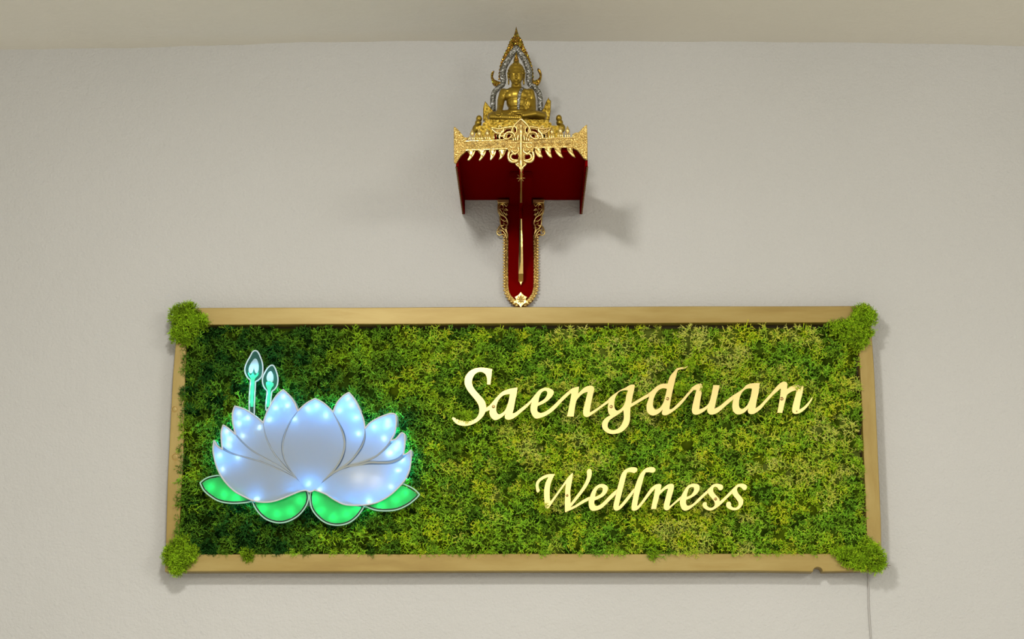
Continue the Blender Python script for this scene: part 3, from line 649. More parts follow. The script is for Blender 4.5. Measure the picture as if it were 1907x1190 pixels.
LED = [(378,222),(450,262),(375,305),(545,338),(410,408),(275,375),(300,430),(290,480),(218,567),(245,680),(370,580),(742,85),(775,155),(675,178),(625,272),(835,270),(945,185),(1015,160),(950,800),(525,925)] + \
      [BtoA(p) for p in [(210,240),(320,195),(390,100),(418,155),(458,258),(477,388),(605,332),(715,285),(718,322),(685,430),(800,470),(780,510),(722,550),(745,545),(835,605),(800,690),(742,822),(155,850),(560,945)]]
LEDP = 0.0028; HALO = 0.037
bead = []
for (x, y) in LED:
    px, py = x/4.408+360, y/4.408+720
    inner_lamp(px, py, LF-.0047, LEDP, (0.62, 0.90, 1.0), .0012)
HAL = [(420,300,1.2),(285,440,1),(225,600,1),(360,600,.5),(735,150,1.2),(650,250,.8),(830,280,.5),(990,190,1.2),(950,800,.9),(520,915,.7),(400,880,.6),(820,860,.5)] + \
      [(x+882, y, k) for x, y, k in [(210,230,.8),(350,170,1.2),(440,260,1.2),(460,400,.6),(610,340,1),(710,330,1.2),(780,520,1.0),(840,640,.7),(780,760,.7),(160,860,.8),(300,930,.9),(420,955,.7),(560,935,.8),(680,880,.6)]]
for x, y, k in HAL: inner_lamp(x/4.408+360, y/4.408+720, LF-.021, HALO*k, (0.0, 0.31, 1.0), .003)  # extra blue lamps added for soft halos around the diodes
for x, y in [(480,760), (620,790)]: inner_lamp((x+882)/4.408+360, y/4.408+720, LF-.020, .012, (1.0, 0.84, 0.68), .006)  # warm lamps added to imitate a warm reflection on the lower right petal
GRL = [(150,830),(260,890),(360,920),(580,1010),(690,1050),(800,1030),(880,940)] + [(x+882, y) for x, y in [(120,930),(170,1020),(270,1075),(380,1050),(470,1000),(660,985),(780,940),(860,880)]]
for x, y in GRL: inner_lamp(x/4.408+360, y/4.408+720, LO2-.0115, .0088, (0.8, 1.0, 0.7), .003)
for x, y, p in [(240,420,.010),(320,400,.008),(262,500,.008),(250,640,.006),(248,780,.006),(245,920,.005),(540,500,.014),(525,640,.008),(515,800,.006),(500,930,.006)]:
    inner_lamp(x/8.5+440, y/8.5+640, LF-.010, p*1.7, (0.30, 0.66, 1.0) if y < 480 or x > 520 and y < 520 else (0.25, 1.0, 0.6), .002)

# ------------------------------------------------------------------ altar wall shelf
ZS = 2.9405      # underside
SF = 0.385       # depth
XL, XR = -0.116, 0.1645
XLf = -0.1225; XC = (P(970, 400, .02).x)
sh = root('altar_shelf', (XC, -.001, P(970, 572, .01).z), 'red and gold carved wall shelf with pierced gold crest, above the moss frame', 'shelf')
def wedge(xa0, xa1, xb0, xb1, y0, y1, z0, z1):   # x range differs front (b) and back (a)
    v = [(xa0, y0, z0), (xa1, y0, z0), (xb1, y1, z0), (xb0, y1, z0), (xa0, y0, z1), (xa1, y0, z1), (xb1, y1, z1), (xb0, y1, z1)]
    return from_arr(v, [(3, 2, 1, 0), (4, 5, 6, 7), (0, 1, 5, 4), (1, 2, 6, 5), (2, 3, 7, 6), (3, 0, 4, 7)])
put('shelf_board', wedge(XL+.004, XR-.004, XLf+.004, XR-.004, -.001, -SF+.012, ZS, ZS+.012), M_red, sh)
def side_board(xa, xb, s):
    # profile in (y,z): scalloped lower edge
    pr = [(-.001, ZS+.022)]
    pr += [(-SF+.006, ZS+.030), (-SF+.006, ZS-.034)]
    N = 22
    for i in range(N+1):
        y = -SF+.012 + (SF-.013)*i/N
        pr.append((y, ZS-.0345 + (.003 if i % 2 else 0)))
    n = len(pr); bm = bmesh.new(); A = []; B = []
    for y, z in pr:
        t = -y/SF; x = xa+(xb-xa)*t
        A.append(bm.verts.new((x, y, z))); B.append(bm.verts.new((x+s*.005, y, z)))
    bm.faces.new(A); bm.faces.new(B[::-1])
    for i in range(n): bm.faces.new((A[i], B[i], B[(i+1) % n], A[(i+1) % n]))
    bmesh.ops.triangulate(bm, faces=bm.faces[:])
    o = put('side_board', from_bm(bm), M_red, sh)
    # gilt outer skin with small knobs along its lower edge
    lst = []
    for i in range(24):
        y = -SF+.016+(SF-.02)*i/23.5; t = -y/SF; x = xa+(xb-xa)*t
        lst.append(ell((x+s*.0005, y, ZS-.0345), (.0022, .0052, .0035), 8, 5))
    put('edge_beading', from_arr(*merge(lst)), M_darkgilt, o, smooth=True)
side_board(XL, XLf, 1); side_board(XR, XR+.001, -1)
put('batten', box(P(949, 330, .2).x, P(991, 330, .2).x, -.23, -.010, ZS-.016, ZS-.0002, .001), M_red, sh)

# hanging back panel
BO = 0.013
bp = [(945,373,c),(994,373,c),(994,440),(994,530),(988,552),(975,566),(970,568),(963,566),(952,552),(945,530),(945,440)]
panel_o = put('back_panel', plate_px([[(928,371),(1012,371),(1010,410),(1006,436),(1000,440),(1001,540),(992,560),(977,573),(963,573),(948,560),(940,540),(941,440),(935,436),(930,410)]], BO-.002, BO-.003), M_red, sh)
def strip_px(pts, off, th, m, name, parent, bev=.0006, n=4):
    return put(name, plate_px([cr(pts, True, n)], off, th, bev), m, parent)
for s in (-1, 1):
    X = lambda d: 970+s*d
    # cap moulding
    put('cap_moulding', plate_px([[(X(22.5), 371.5), (X(44), 371.5), (X(44), 374), (X(43), 374.4), (X(43), 377.5), (X(22.5), 377.5)]], BO+.012, .012, .0006), M_gilt, sh)
    # gold border strip
    strip_px([(X(23.5), 436, 1), (X(31), 436, 1), (X(31), 500), (X(31), 538), (X(26), 552), (X(17), 563), (X(8), 569), (X(5), 562, 1), (X(14), 555), (X(21), 545), (X(23.5), 530)], BO+.002, .005, M_carved, 'border_strip', sh)
    lst = []
    path = [(30.5, 442+5.4*i) for i in range(18)] + [(29.8, 541), (28, 547), (25, 552.5), (21.5, 557.5), (17.5, 562), (13, 566), (8, 569.5)]
    for i, (dx, y) in enumerate(path):
        q = P(X(dx), y, BO+.003); lst.append(ell(q, (.0046, .0045, .0028), 8, 6))
    put('border_beading', from_arr(*merge(lst)), M_gilt, sh, smooth=True)
    lst = []
    for i in range(16):
        q = P(X(26), 446+6*i, BO+.0035); lst.append(ell(q, (.0018, .0012, .0026), 8, 5))
    put('inner_beading', from_arr(*merge(lst)), M_carved, sh, smooth=True)
    # pierced scroll bracket beside the panel
    def sc(pts, r0, r1, off=BO+.004):
        q = [P(X(x), y, off) for x, y in cr(pts, False, 6)]; n = len(q)
        return tube(q, [(r0+(r1-r0)*i/(n-1))*.00125 for i in range(n)], 7)
    lst = [sc([(25,436),(27,425),(24,415),(28,405),(38,398),(41,388),(37,381),(32,384),(34,390)], 1.8, 1.1),
           sc([(42,379),(42.5,392),(39,402),(38,414),(35,424),(30,428)], 1.3, 1.3),
           sc([(24,380),(27,384),(31,380),(36,380)], 1.2, 1.0), sc([(24,392),(28,389),(32,394),(28,399),(24,400)], 1.3, 1.0),
           sc([(24,408),(30,412),(36,408),(38,403)], 1.2, .9), sc([(30,416),(33,420),(38,420),(42,426),(44,434),(40,438),(34,436),(28,440)], 1.7, 1.4),
           sc([(43,432),(37,428),(30,434),(26,444)], 1.5, 1.2), sc([(24,424),(29,428),(26,434)], 1.2, .9), sc([(38,384),(40,388),(36,394),(30,404)], 1.1, .9)]
    rr_ = random.Random(11)
    for _ in range(34):
        dx = rr_.uniform(25, 40); y = rr_.uniform(379, 434)
        lst.append(ell(P(X(dx), y, BO+.003), (rr_.uniform(.0010, .0018), .0022, rr_.uniform(.001, .002)), 7, 5))
    put('scroll_work', from_arr(*merge(lst)), M_gilt, sh, smooth=True)
# rosette
ro = put('rosette', plate_px([cr([(970,543,c),(975,549),(982,553,c),(979,558),(984,563),(977,565),(970,573,c),(963,565),(956,563),(961,558),(958,553,c),(965,549)], True, 3)], BO+.005, .006, .0008), M_gilt, sh)
q = P(970, 557, BO+.006)
lst = []
for r_, k in ((6, 8), (3.6, 6)):
    for i in range(k):
        a = 2*PI*i/k; lst.append(ell((q.x+math.cos(a)*r_*.00125, q.y-.001*(6-r_)/3, q.z+math.sin(a)*r_*.00125), (.0022, .0018, .0022), 8, 6))
lst.append(ell((q.x, q.y-.002, q.z), (.0022, .0022, .0022), 8, 6))
put('rosette_petals', from_arr(*merge(lst)), M_gilt, ro, smooth=True)

# central fin bracket: profile (off, z); red board with gold front edge
def zpx(py, off): return P(970, py, off).z
FP = [(.340, zpx(300, .34)), (.325, zpx(322, .325)), (.285, zpx(336, .285)), (.235, zpx(350, .235)), (.185, zpx(364, .185)), (.145, zpx(378, .145)), (.110, zpx(392, .110)), (.085, zpx(408, .085)),
      (.074, zpx(430, .074)), (.068, zpx(460, .068)), (.058, zpx(490, .058)), (.045, zpx(510, .045)), (.022, zpx(525, .022)), (BO-.002, zpx(527, .011))]
fx = P(970, 430, .06).x
bm = bmesh.new(); top = [(BO-.002, ZS)] + [(.340, ZS)]
pr = FP + top[:1][::-1]
pr = [(.340, ZS-.0005)] + FP[1:] + [(BO-.002, ZS-.0005)]
A = [bm.verts.new((fx-.0045, -o_, z)) for o_, z in pr]; B = [bm.verts.new((fx+.0045, -o_, z)) for o_, z in pr]
bm.faces.new(A); bm.faces.new(B[::-1])
for i in range(len(pr)): bm.faces.new((A[i], B[i], B[(i+1) % len(pr)], A[(i+1) % len(pr)]))
bmesh.ops.triangulate(bm, faces=bm.faces[:])
fin = put('fin_bracket', from_bm(bm), M_red, sh)
def edge_strip(i0, i1, w0, w1, name='gold_edging', m=None):
    pts = FP[i0:i1+1]; v = []; f = []; n = len(pts)
    for i, (o_, z) in enumerate(pts):
        t = i/(n-1); wd = (w0+(w1-w0)*math.sin(PI*min(1, t*1.15)/2))*.00125/2
        v += [(fx-wd, -o_-.0012, z), (fx, -o_-.0022, z), (fx+wd, -o_-.0012, z), (fx+wd, -o_+.003, z+.001), (fx-wd, -o_+.003, z+.001)]
    for i in range(n-1):
        for k in range(5): f.append((i*5+k, i*5+(k+1) % 5, (i+1)*5+(k+1) % 5, (i+1)*5+k))
    f += [(4, 3, 2, 1, 0), tuple((n-1)*5+k for k in range(5))]
    put(name, from_arr(v, f), m or M_gilt, fin)
q_ = FP[12]; w_ = .0055
put('edging_tip', from_arr([(fx-w_, -q_[0]-.001, q_[1]+.006), (fx+w_, -q_[0]-.001, q_[1]+.006), (fx, -q_[0]-.002, q_[1]-.008), (fx-w_, -q_[0]+.004, q_[1]+.006), (fx+w_, -q_[0]+.004, q_[1]+.006), (fx, -q_[0]+.004, q_[1]-.008)],
    [(0, 2, 1), (3, 4, 5), (0, 1, 4, 3), (1, 2, 5, 4), (2, 0, 3, 5)]), M_gilt, fin)
edge_strip(1, 3, 4, 3); edge_strip(3, 5, 2.6, 4); edge_strip(7, 12, 3.5, 8.5)
star = [tube([P(970, 331, .30), P(970+8*math.cos(a), 331+8*math.sin(a), .302)], [.0015, .0006], 5) for a in (0.1, .9, 2.2, 3.0, 3.9, 5.4)]
put('star_ornament', from_arr(*merge(star)), M_carved, fin)

# front crest, traced per piece (crop frames)
CL = (840, 220, 11.9); CRt = (965, 220, 11.9)
FR = SF
def cp(loops, fr, off, th, m, name, bev=.0006, n=4, label=None):
    return put(name, plate_px([cr(tr(l, fr), True, n) for l in loops], off, th, bev), m, sh, label=label)
cp([[(300,505,c),(700,490),(1260,470,c),(1275,680,c),(800,690),(330,712,c),(290,660),(280,560)]], CL, FR, .008, M_carved, 'crest_band')
cp([[(220,468,c),(700,445),(1230,425,c),(1250,540),(1230,640,c),(700,645),(240,655,c)]], CRt, FR, .008, M_carved, 'crest_band')
# raised fillets
def fil(a, b, fr, r=1.0):
    pa = (a[0]/fr[2]+fr[0], a[1]/fr[2]+fr[1]); pb = (b[0]/fr[2]+fr[0], b[1]/fr[2]+fr[1])
    put('fillet', tube_me([P(*pa, FR+.001), P(*pb, FR+.001)], r*.0012, 6), M_gilt, sh)
for a, b, fr in [((320,515),(1270,477),CL), ((330,712),(1275,675),CL), ((230,462),(1250,430),CRt), ((240,655),(1210,637),CRt)]: fil(a, b, fr)
# end wings
wl = cp([[(60,200,c),(85,190,c),(190,290),(260,380),(300,420),(370,430,c),(340,500),(340,710),(260,790),(200,860),(150,940),(110,1005,c),(65,975,c),(62,600)]], CL, FR+.002, .008, M_carved, 'end_wing')
wr = cp([[(1525,160,c),(1520,140,c),(1420,220),(1340,310),(1260,320),(1210,360,c),(1220,500),(1215,650),(1300,700),(1380,790),(1440,870),(1515,925,c),(1535,905,c),(1535,500)]], CRt, FR+.002, .008, M_carved, 'end_wing')
def knobs(pl, fr, par, k, seed):
    r = random.Random(seed); lst = []
    xs = [p[0] for p in pl]; ys = [p[1] for p in pl]
    def inside(x, y):
        cc = False; j = len(pl)-1
        for i in range(len(pl)):
            if (pl[i][1] > y) != (pl[j][1] > y) and x < (pl[j][0]-pl[i][0])*(y-pl[i][1])/(pl[j][1]-pl[i][1])+pl[i][0]: cc = not cc
            j = i
        return cc
    while len(lst) < k:
        x = r.uniform(min(xs), max(xs)); y = r.uniform(min(ys), max(ys))
        if inside(x, y):
            q = P(x/fr[2]+fr[0], y/fr[2]+fr[1], FR+.0025); a = r.uniform(.0011, .0022)
            lst.append(ell(q, (a, .0013, a*r.uniform(.6, 1.6)), 7, 5, Matrix.Rotation(r.uniform(0, 3), 3, 'Y')))
    put('relief_knobs', from_arr(*merge(lst)), M_gilt, par, smooth=True)
knobs([(75,240),(180,330),(280,440),(320,520),(320,690),(200,830),(100,960),(75,900)], CL, wl, 90, 3)
knobs([(1510,190),(1420,260),(1330,350),(1240,400),(1240,640),(1340,720),(1440,830),(1515,890)], CRt, wr, 90, 4)
# relief diamonds and rings on the band
for fr, xs, y0 in ((CL, (480, 850, 1160), 590), (CRt, (370, 560, 740, 920, 1090), 545)):
    for i, x in enumerate(xs):
        y = y0 + (4 if fr is CL else -4)*(0 if i else 1); rr = 62
        q = [P((x+dx*rr)/fr[2]+fr[0], (y+dy*rr)/fr[2]+fr[1], FR+.001) for dx, dy in ((0, -1), (1, 0), (0, 1), (-1, 0))]
        lst = [tube(q, .0009, 5, closed=True)]
        q2 = [P((x+dx*rr*.45)/fr[2]+fr[0], (y+dy*rr*.45)/fr[2]+fr[1], FR+.0015) for dx, dy in ((0, -1), (1, 0), (0, 1), (-1, 0))]
        lst.append(tube(q2, .0009, 5, closed=True))
        put('diamond_relief', from_arr(*merge(lst)), M_gilt, sh)
for x, y, fr in [(320,600,CL), (1030,575,CL), (540,548,CRt), (1250,532,CRt)]:
    q = P(x/fr[2]+fr[0], y/fr[2]+fr[1], FR+.0005); put('nail_hole', from_arr(*ell(q, (.0016, .0006, .0016), 10, 6)), M_screwd, sh)
# upright spikes
def spike(x, yt, yb, fr, wd):
    px = x/fr[2]+fr[0]; t = yt/fr[2]+fr[1]; b_ = yb/fr[2]+fr[1]
    top = P(px, t, FR); bot = P(px, b_, FR); H = top.z-bot.z; v = []; f = []
    prof = [(0, .25), (.12, .55), (.32, 1), (.55, .75), (.8, .35), (1, .02)]
    for s, r in prof:
        for k in range(8):
            a = 2*PI*k/8; v.append((bot.x+math.cos(a)*r*wd*.0012, -FR+math.sin(a)*r*wd*.0009+.002, bot.z+H*s))
    for i in range(len(prof)-1):
        for k in range(8): f.append((i*8+k, i*8+(k+1) % 8, (i+1)*8+(k+1) % 8, (i+1)*8+k))
    f.append(tuple(range(7, -1, -1))); f.append(tuple((len(prof)-1)*8+k for k in range(8)))
    return v, f
for x, t, b_, fr in [(468,225,480,CL),(625,225,480,CL),(805,225,470,CL),(745,185,440,CRt),(935,170,420,CRt),(1095,160,420,CRt)]:
    s_ = put('spike', from_arr(*spike(x, t, b_-80, fr, 4.4)), M_gilt, sh, smooth=True)
    lst = [spike(x-48, b_-130, b_+10, fr, 1.7), spike(x+42, b_-130, b_+10, fr, 1.6), spike(x, b_-130, b_+10, fr, 1.9)]
    put('spike_foot', from_arr(*merge(lst)), M_gilt, s_, smooth=True)
for x, t, b_, fr in [(950,330,470,CL), (385,400,490,CL), (610,300,440,CRt), (1215,330,430,CRt), (1260,345,440,CRt), (700,380,480,CL), (870,380,480,CL)]:
    put('small_spike', from_arr(*spike(x, t, b_, fr, 2.2)), M_gilt, sh, smooth=True)
# flame-shaped teeth below the band
for pts, fr in [([(370,720),(540,720,c),(510,800),(450,880),(400,930),(358,920,c),(390,860),(405,800)], CL), ([(600,715),(780,715,c),(760,790),(700,870),(640,935),(612,925,c),(640,870),(650,800)], CL),
                ([(840,715),(1000,705,c),(985,790),(940,860),(880,925),(860,915,c),(868,850),(862,780)], CL), ([(1060,705),(1230,700,c),(1190,790),(1130,870),(1080,905),(1058,905,c),(1080,840),(1075,780)], CL),
                ([(365,655,c),(520,655,c),(510,740),(520,800),(545,850,c),(525,885,c),(515,860),(455,860),(400,800),(370,740)], CRt), ([(580,650,c),(745,650,c),(725,740),(735,800),(755,865,c),(700,860),(640,800),(600,730)], CRt),
                ([(800,650,c),(960,650,c),(945,740),(965,800),(1000,870,c),(940,860),(860,790),(815,720)], CRt), ([(1080,650,c),(1215,650,c),(1205,730),(1235,790),(1270,865,c),(1215,845),(1140,780),(1090,710)], CRt)]:
    t_ = cp([pts], fr, FR+.001, .006, M_gilt, 'tooth', .0012)
    ctr = np.mean(np.array([p[:2] for p in pts[1:-1]]), 0)
    q0 = P(pts[0][0]/fr[2]+fr[0]+2, 281 if fr is CL else 277, FR+.002); q1 = P(ctr[0]/fr[2]+fr[0], ctr[1]/fr[2]+fr[1], FR+.003); q2 = P(pts[1][0]/fr[2]+fr[0]-3, 280 if fr is CL else 276, FR+.002)
    put('tooth_ridge', from_arr(*merge([tube([q0, q1], [.0018, .0007], 6), tube([q2, q1], [.0018, .0007], 6)])), M_gilt, t_, smooth=True)
AX = 1550
def mir2(p): return [(2*AX-x, y) for x, y in p][::-1]
half = [(1550,20),(1470,95),(1385,165),(1350,200),(1150,215),(1060,180),(1040,215),(960,215),(865,212),(930,270),(960,330),(1010,350),(1010,470)]
holesL = [[(1172,330),(1180,290),(1230,248),(1330,238),(1326,275),(1265,285),(1205,352)], [(1250,365),(1300,348),(1322,380),(1285,440),(1242,442)], [(985,365),(1062,372),(1062,415),(1010,420)], [(1395,215),(1445,230),(1450,300),(1405,315)], [(930,235),(1000,300),(1110,345),(1050,352),(960,330)]]
put('pierced_crest', plate_px([[(x/CL[2]+CL[0], y/CL[2]+CL[1]) for x, y in lp] for lp in [half[::-1] + [(2*AX-x, y) for x, y in half[1:]]] + holesL + [mir2(h_) for h_ in holesL]], FR+.002, .004, .0004), M_carved, sh)
put('crest_backing', plate_px([[(x/CL[2]+CL[0], y/CL[2]+CL[1]) for x, y in [(1550,75),(1400,190),(1340,215),(1150,228),(1000,262),(960,330),(960,600),(2140,600),(2140,330),(2100,262),(1950,228),(1760,215),(1700,190)]]], FR-.008, .004), M_red, sh)

def ct(pts, r0, r1, off=FR+.004, mir=False):
    q = []
    for x, y in cr(pts, False, 6):
        xx = 2*AX-x if mir else x
        q.append(P(xx/CL[2]+CL[0], y/CL[2]+CL[1], off))
    n = len(q); return tube(q, [(r0+(r1-r0)*i/(n-1))*.00122 for i in range(n)], 8)
ctr_plate = cp([[(1390,470,c),(1710,450,c),(1850,440,c),(1850,560),(1840,660,c),(1790,760),(1720,720),(1650,800),(1640,950),(1660,1010),(1625,1060),(1590,1140),(1560,1210,c),(1530,1140),(1500,1060),(1440,1010),(1480,960),(1480,800),(1380,740),(1300,760),(1250,680,c),(1250,480,c)]], CL, FR+.003, .006, M_carved, 'centre_shield')
col_ = [(228, 1.2), (232, 2.4), (235, 3.2), (238, 2.2), (241, 3.6), (245, 4.2), (249, 3.2), (252, 2.4), (256, 3.0), (262, 2.3), (268, 2.8), (275, 2.0), (284, 2.6), (292, 2.2), (298, 3.0), (304, 3.6), (309, 2.4), (315, 1.6), (322, .4)]
put('centre_column', tube_me([P(970.3, y, FR+.006) for y, r in col_], [r*.00125 for y, r in col_], 10), M_gilt, sh, smooth=True)
for mir in (False, True):
    ar = put('arch_bar', from_arr(*merge([ct([(1550, 15), (1480, 80), (1400, 160), (1360, 230), (1350, 300), (1400, 360), (1410, 420)], 1.7, 1.4, FR+.006, mir), ct([(1400,170),(1450,230),(1450,310),(1410,360)], 1.2, 1.0, FR+.005, mir)])), M_gilt, sh, smooth=True)
    lst = [ct([(1370,190),(1260,200),(1150,220),(1060,240),(980,225),(880,215)], 2.2, 1.0, mir=mir), ct([(900,240),(960,290),(1020,330),(1100,330),(1160,290),(1160,240)], 1.4, 2.2, mir=mir),
           ct([(1350,320),(1280,310),(1220,330),(1180,380),(1120,400),(1060,380)], 2.2, 1.3, mir=mir), ct([(1190,380),(1170,440),(1240,460),(1320,420),(1350,370)], 1.8, 1.5, mir=mir),
           ct([(1160,270),(1110,330),(1070,400),(1080,460)], 2.4, 1.8, mir=mir), ct([(1120,200),(1070,170),(1060,230)], 1.2, .8, mir=mir)]
    put('curl', from_arr(*merge(lst)), M_gilt, sh, smooth=True)
    lst = [ct([(1290,740),(1270,830),(1290,920),(1350,965),(1430,960),(1490,930)], 2.6, 2.4, mir=mir), ct([(1490,920),(1400,930),(1330,890),(1330,820),(1380,790),(1440,800)], 1.6, 2.0, mir=mir),
           ct([(1340,720),(1400,780),(1470,760),(1500,700),(1480,640)], 2.2, 1.4, mir=mir), ct([(1300,620),(1360,660),(1420,630),(1440,570)], 1.8, 1.3, mir=mir),
           ct([(1290,560),(1370,540),(1450,550),(1520,530)], 1.8, 1.2, mir=mir), ct([(1440,1010),(1470,1050),(1510,1080),(1530,1130)], 1.8, 1.0, mir=mir), ct([(1490,1000),(1450,1020),(1430,1000)], 1.6, .8, mir=mir)]
    put('lower_curl', from_arr(*merge(lst)), M_gilt, sh, smooth=True)
    put('side_baluster', from_arr(*merge([ct([(1490,380),(1480,430),(1475,500)], 2.0, 1.3, FR+.005, mir), ct([(1430,430),(1425,500)], 1.6, 1.2, FR+.005, mir), ct([(1380,450),(1380,510)], 1.6, 1.1, FR+.005, mir)])), M_gilt, sh, smooth=True)

# ------------------------------------------------------------------ seated statue under a pointed arch
SO = 0.20
zt = ZS+.012
st = root('seated_statue', (P(968, 200, SO).x, -SO, zt), 'golden seated meditating statue under a silver pointed arch, standing on the red shelf', 'statue')
T1 = (820, 30, 5.41)
def S(x, y, off=SO): return P(x/5.41+820, y/5.41+30, off)
U = 0.00123/5.41   # metres per crop unit
def tier(x0, x1, y0, y1, dep, name='pedestal_tier', m=M_stgl, bev=.002):
    a = S(x0, y1, SO+dep); b = S(x1, y0, SO+dep); return put(name, box(a.x, b.x, -SO-dep, -SO+dep, a.z-.004, b.z, bev), m, st)
zb = zt+.0005
def tierz(x0, x1, ya, zlow, dep, **k):
    a = S(x0, ya, SO+dep); b = S(x1, ya, SO+dep); return put('pedestal_tier', box(a.x, b.x, -SO-dep, -SO+dep, zlow, a.z, .003), M_stgl, st)
tierz(320, 1260, 1300, zb, .085)
tier(350, 1240, 1170, 1300, .078); tier(378, 1200, 1100, 1170, .073); tier(425, 1120, 1068, 1100, .066); tier(445, 1095, 1040, 1068, .062)
a_ = S(480, 1040, SO+.062); b_ = S(1060, 1012, SO); put('seat_cushion', box(a_.x, b_.x, -SO-.028, -SO+.03, a_.z-.004, b_.z, .003), M_stgl, st)
for s in (-1, 1):   # small sphinx-like knobs at the pedestal ends
    x = 390 if s < 0 else 1195; y = 1035 if s < 0 else 1030
    lst = [ell(S(x, y, SO+.05), (30*U, .008, 36*U)), ell(S(x+s*8, y+45, SO+.05), (34*U, .009, 38*U)), ell(S(x+s*18, y+100, SO+.045), (48*U, .010, 50*U)), ell(S(x-s*8, y+10, SO+.056), (12*U, .004, 12*U))]
    put('guardian_knob', from_arr(*merge(lst)), M_shell, st, smooth=True)
    x0 = 470 if s < 0 else 1080; yt = 855 if s < 0 else 815
    lp = [(x0-s*40, 1045), (x0+s*20, 1045), (x0+s*28, yt+60), (x0+s*18, yt+35), (x0+s*2, yt), (x0-s*5, yt+35), (x0-s*25, yt+90), (x0-s*60, yt+150)]
    if s < 0: lp = [(430+0, 1045), (610, 1045), (560, 975), (520, 940), (482, 893), (452, 855), (440, 890), (432, 920)]
    else: lp = [(1100, 1045), (940, 1045), (1000, 975), (1040, 930), (1066, 860), (1090, 815), (1100, 840), (1115, 850), (1112, 940)]
    put('corner_finial', plate([[(S(x, y, SO-.01).x, S(x, y, SO-.01).z) for x, y in lp]], SO-.01, .012, .0015), M_stgl, st)
# arch
LA = [(765,320),(728,372),(690,430),(655,490),(632,550),(630,600),(636,650),(625,690),(585,725),(548,765),(532,820),(530,880),(532,955)]
RAx = [(765,320),(802,372),(842,430),(872,490),(893,550),(895,600),(893,650),(905,690),(945,715),(985,760),(1003,820),(1007,880),(1008,955)]
for pth in (LA, RAx):
    q = [S(x, y, SO-.018) for x, y in cr(pth, False, 5)]
    put('arch_tube', tube_me(q, [.0074]*int(len(q)*.5)+[.0064]*(len(q)-int(len(q)*.5)), 12), M_silver, st, smooth=True)
put('arch_jewel', from_arr(*ell(S(765, 318, SO-.012), (.005, .004, .006))), M_silver, st, smooth=True)
# serrated flame outline
OL = [(765,108),(738,205),(708,250),(680,320),(643,395),(614,470),(597,560),(592,640)]; OR = [(765,108),(794,205),(820,250),(842,310),(878,385),(910,470),(930,560),(935,650)]
def serr(pts, s):
    out = []; d = cr(pts, False, 5)
    for i, (x, y) in enumerate(d): out.append((x + s*(9 if (i % 2 and i > 6) else 0), y))
    return out
innerL = [(636,640),(640,600),(642,550),(665,490),(700,430),(738,372),(765,335)]; innerR = [(792,372),(832,430),(862,490),(883,550),(885,600),(890,650)]
fl = serr(OL, -1)[::-1] + serr(OR, 1)[1:] + innerR[::-1] + innerL[::-1]
put('flame_outline', plate([[(S(x, y, SO-.026).x, S(x, y, SO-.026).z) for x, y in fl]], SO-.022, .008, .001), M_flame, st)
put('spire_ridge', tube_me([S(765, 118, SO-.02), S(765, 180, SO-.018), S(765, 240, SO-.016), S(765, 300, SO-.016)], [.0006, .0024, .0042, .0062], 8), M_flame, st)
for s in (-1, 1):
    if s < 0: lp = [(612,672),(600,700),(560,708),(530,690),(514,640),(508,600),(520,565),(545,552,c),(535,590),(532,615),(545,640),(575,655)]
    else: lp = [(918,665),(940,690),(975,705),(1000,680),(1018,640),(1022,590),(1010,550),(985,528),(978,545),(995,580),(1000,610),(985,635),(955,650)]
    put('side_flame', plate([[(S(x, y, SO-.02).x, S(x, y, SO-.02).z) for x, y in cr([p if len(p) < 3 else p for p in lp], True, 4)]], SO-.016, .009, .0018), M_flame, st)
# figure: solids fused into one continuous surface
def fused(parts, m, name, parent, vox=.0011, smooth_it=3, label=None):
    v, f = merge(parts); me = from_arr(v, f); ob = bpy.data.objects.new('tmp', me); C.objects.link(ob)
    r = ob.modifiers.new('r', 'REMESH'); r.mode = 'VOXEL'; r.voxel_size = vox; r.use_smooth_shade = True
    s = ob.modifiers.new('s', 'SMOOTH'); s.factor = .5; s.iterations = smooth_it
    bpy.context.view_layer.update(); dg = bpy.context.evaluated_depsgraph_get()
    me2 = bpy.data.meshes.new_from_object(ob.evaluated_get(dg)); bpy.data.objects.remove(ob)
    return put(name, me2, m, parent, label=label, smooth=True)
def E(x, y, dy, rx, ry, rz, rot=0.0):   # centre in crop units, dy metres toward the viewer
    q = S(x, y, SO+dy); return ell(q, (rx*U, ry, rz*U), 20, 14, Matrix.Rotation(rot, 3, 'Y') if rot else None)
def L(*pts):  # limb: (x,y,dy,r)
    q = [S(x, y, SO+dy) for x, y, dy, r in pts]
    out = []
    for i in range(len(q)-1):
        n = 8
        for k in range(n+1):
            t = k/n; p = q[i].lerp(q[i+1], t); r = (pts[i][3]*(1-t)+pts[i+1][3]*t)*U; out.append(ell(p, (r, r, r), 12, 8))
    return out
body = [E(770, 800, 0, 135, .021, 95), E(772, 870, 0, 108, .018, 95), E(776, 950, 0, 98, .019, 60), E(850, 930, -.002, 70, .014, 80), E(768, 990, 0, 130, .024, 50),
        E(708, 802, .008, 62, .010, 48), E(830, 802, .008, 62, .010, 48)]
body += L((768, 765, 0, 58), (766, 700, .003, 52)) + [E(692, 772, 0, 85, .016, 36), E(846, 772, 0, 85, .016, 36), E(655, 800, .001, 50, .012, 50), E(885, 800, .001, 50, .012, 50), E(885, 880, .001, 45, .012, 70)]
body += L((640, 775, 0, 48), (612, 850, .004, 38), (603, 920, .014, 33), (590, 965, .036, 28))        # arm reaching the knee
body += L((902, 775, 0, 48), (926, 850, .000, 38), (930, 935, .010, 35), (870, 985, .030, 29), (800, 985, .036, 24))
body += L((720, 1000, .004, 60), (600, 1005, .026, 56), (520, 1012, .028, 46))                       # folded thighs and shins
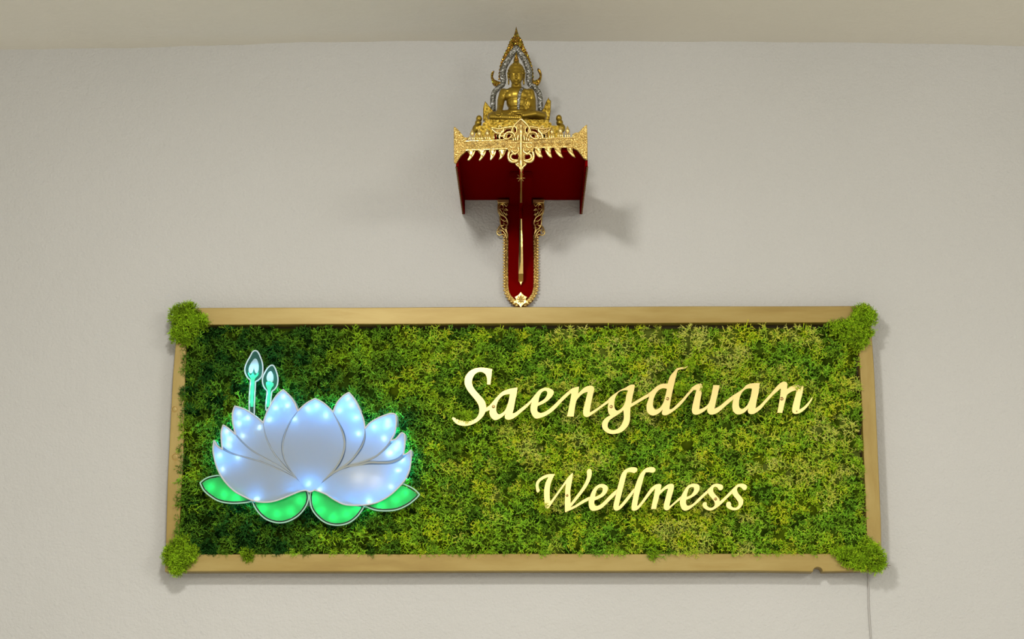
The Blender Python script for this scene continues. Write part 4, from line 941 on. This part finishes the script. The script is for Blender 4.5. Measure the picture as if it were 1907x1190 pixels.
body += L((830, 1000, .004, 60), (940, 1000, .026, 56), (1030, 1008, .028, 46))
body += L((520, 1018, .034, 38), (700, 1025, .046, 34), (860, 1028, .046, 26)); body += L((1035, 1005, .034, 36), (950, 985, .046, 34), (840, 1002, .052, 27))
body += [E(800, 990, .050, 60, .007, 14, .1)]
for i, (dx, ln) in enumerate([(-24, 26), (-10, 34), (4, 36), (17, 30)]): body += L((590+dx, 962, .042, 10), (586+dx, 962+ln, .050, 8))
body += L((612, 955, .040, 10), (622, 980, .046, 8))
for i, dy_ in enumerate([-10, -3, 4, 11]): body += L((800, 983+dy_*.6, .040+.002*i, 8), (755-3*i, 984+dy_*.7, .044, 7))
head = [E(765, 590, .004, 74, .018, 100), E(765, 650, .008, 54, .013, 52), E(765, 545, .000, 80, .020, 72), E(765, 612, .016, 60, .008, 70)]
head += [E(765, 600, .024, 9, .005, 26), E(765, 622, .027, 14, .004, 9), E(750, 645, .0225, 16, .0018, 5), E(780, 645, .0225, 16, .0018, 5), E(765, 652, .022, 18, .002, 5), E(765, 682, .017, 20, .005, 14),
         E(738, 575, .0225, 23, .0015, 4.5, .12), E(792, 575, .0225, 23, .0015, 4.5, -.12), E(738, 590, .0215, 15, .0022, 6), E(792, 590, .0215, 15, .0022, 6)]
for s in (-1, 1): head += [E(765+s*80, 600, -.002, 10, .005, 42), E(765+s*76, 665, -.001, 9, .004, 34)]
body += head
fig = fused(body, M_shell, 'figure', st, .0010, 2)
# hair curls, topknot flame
lst = []
r = random.Random(3)
for ring in range(6):
    yy = 505+ring*14; rad = 50+ring*7.5
    for k in range(16):
        a = PI*(k+.5*(ring % 2))/16; x = 765+math.cos(a)*rad; d = math.sin(a)*.020
        if ring > 3 and abs(x-765) < 62: continue
        lst.append(ell(S(x, yy-(22 if abs(x-765) < 40 else 0), SO+d*(.8+ring*.03)), (8*U, .0018, 8*U), 8, 5))
for s in (-1, 1):
    for k in range(6): lst.append(ell(S(765+s*(80-k*.5), 545+k*13, SO+.004), (7*U, .0018, 8*U), 8, 5))
hair = put('hair_curls', from_arr(*merge(lst)), M_stgl, fig, smooth=True)
prof = [(500, 34), (480, 36), (462, 27), (450, 29), (430, 24), (412, 19), (396, 14), (378, 8), (362, 2)]
put('topknot_flame', tube_me([S(765, y, SO) for y, r_ in prof], [r_*U for y, r_ in prof], 12), M_flame, fig, smooth=True)
# silver shoulder sash
q = [S(x, y, SO+d) for x, y, d in [(838,722,.010),(818,735,.020),(805,765,.0245),(795,810,.0255),(790,860,.023),(788,900,.021),(786,940,.022)]]
put('sash', tube_me(q, [.0030, .0034, .0036, .0036, .0034, .0032, .0028], 8, flat=.5), M_silver, fig, smooth=True)

# ------------------------------------------------------------------ cord down the wall
cp_ = [(1617, 1060), (1617.3, 1090), (1617.5, 1120), (1619, 1150), (1622, 1192), (1626, 1240), (1629, 1400), (1630, 1700)]
pts = []
for x, y in cr(cp_, False, 5): pts.append(P(x, y, .0022))
me = tube_me(pts, .0018, 8)
co = put('power_cord', me, M_cord, smooth=True); co['label'] = 'thin pale grey cord running down the wall from the frame'; co['category'] = 'cord'
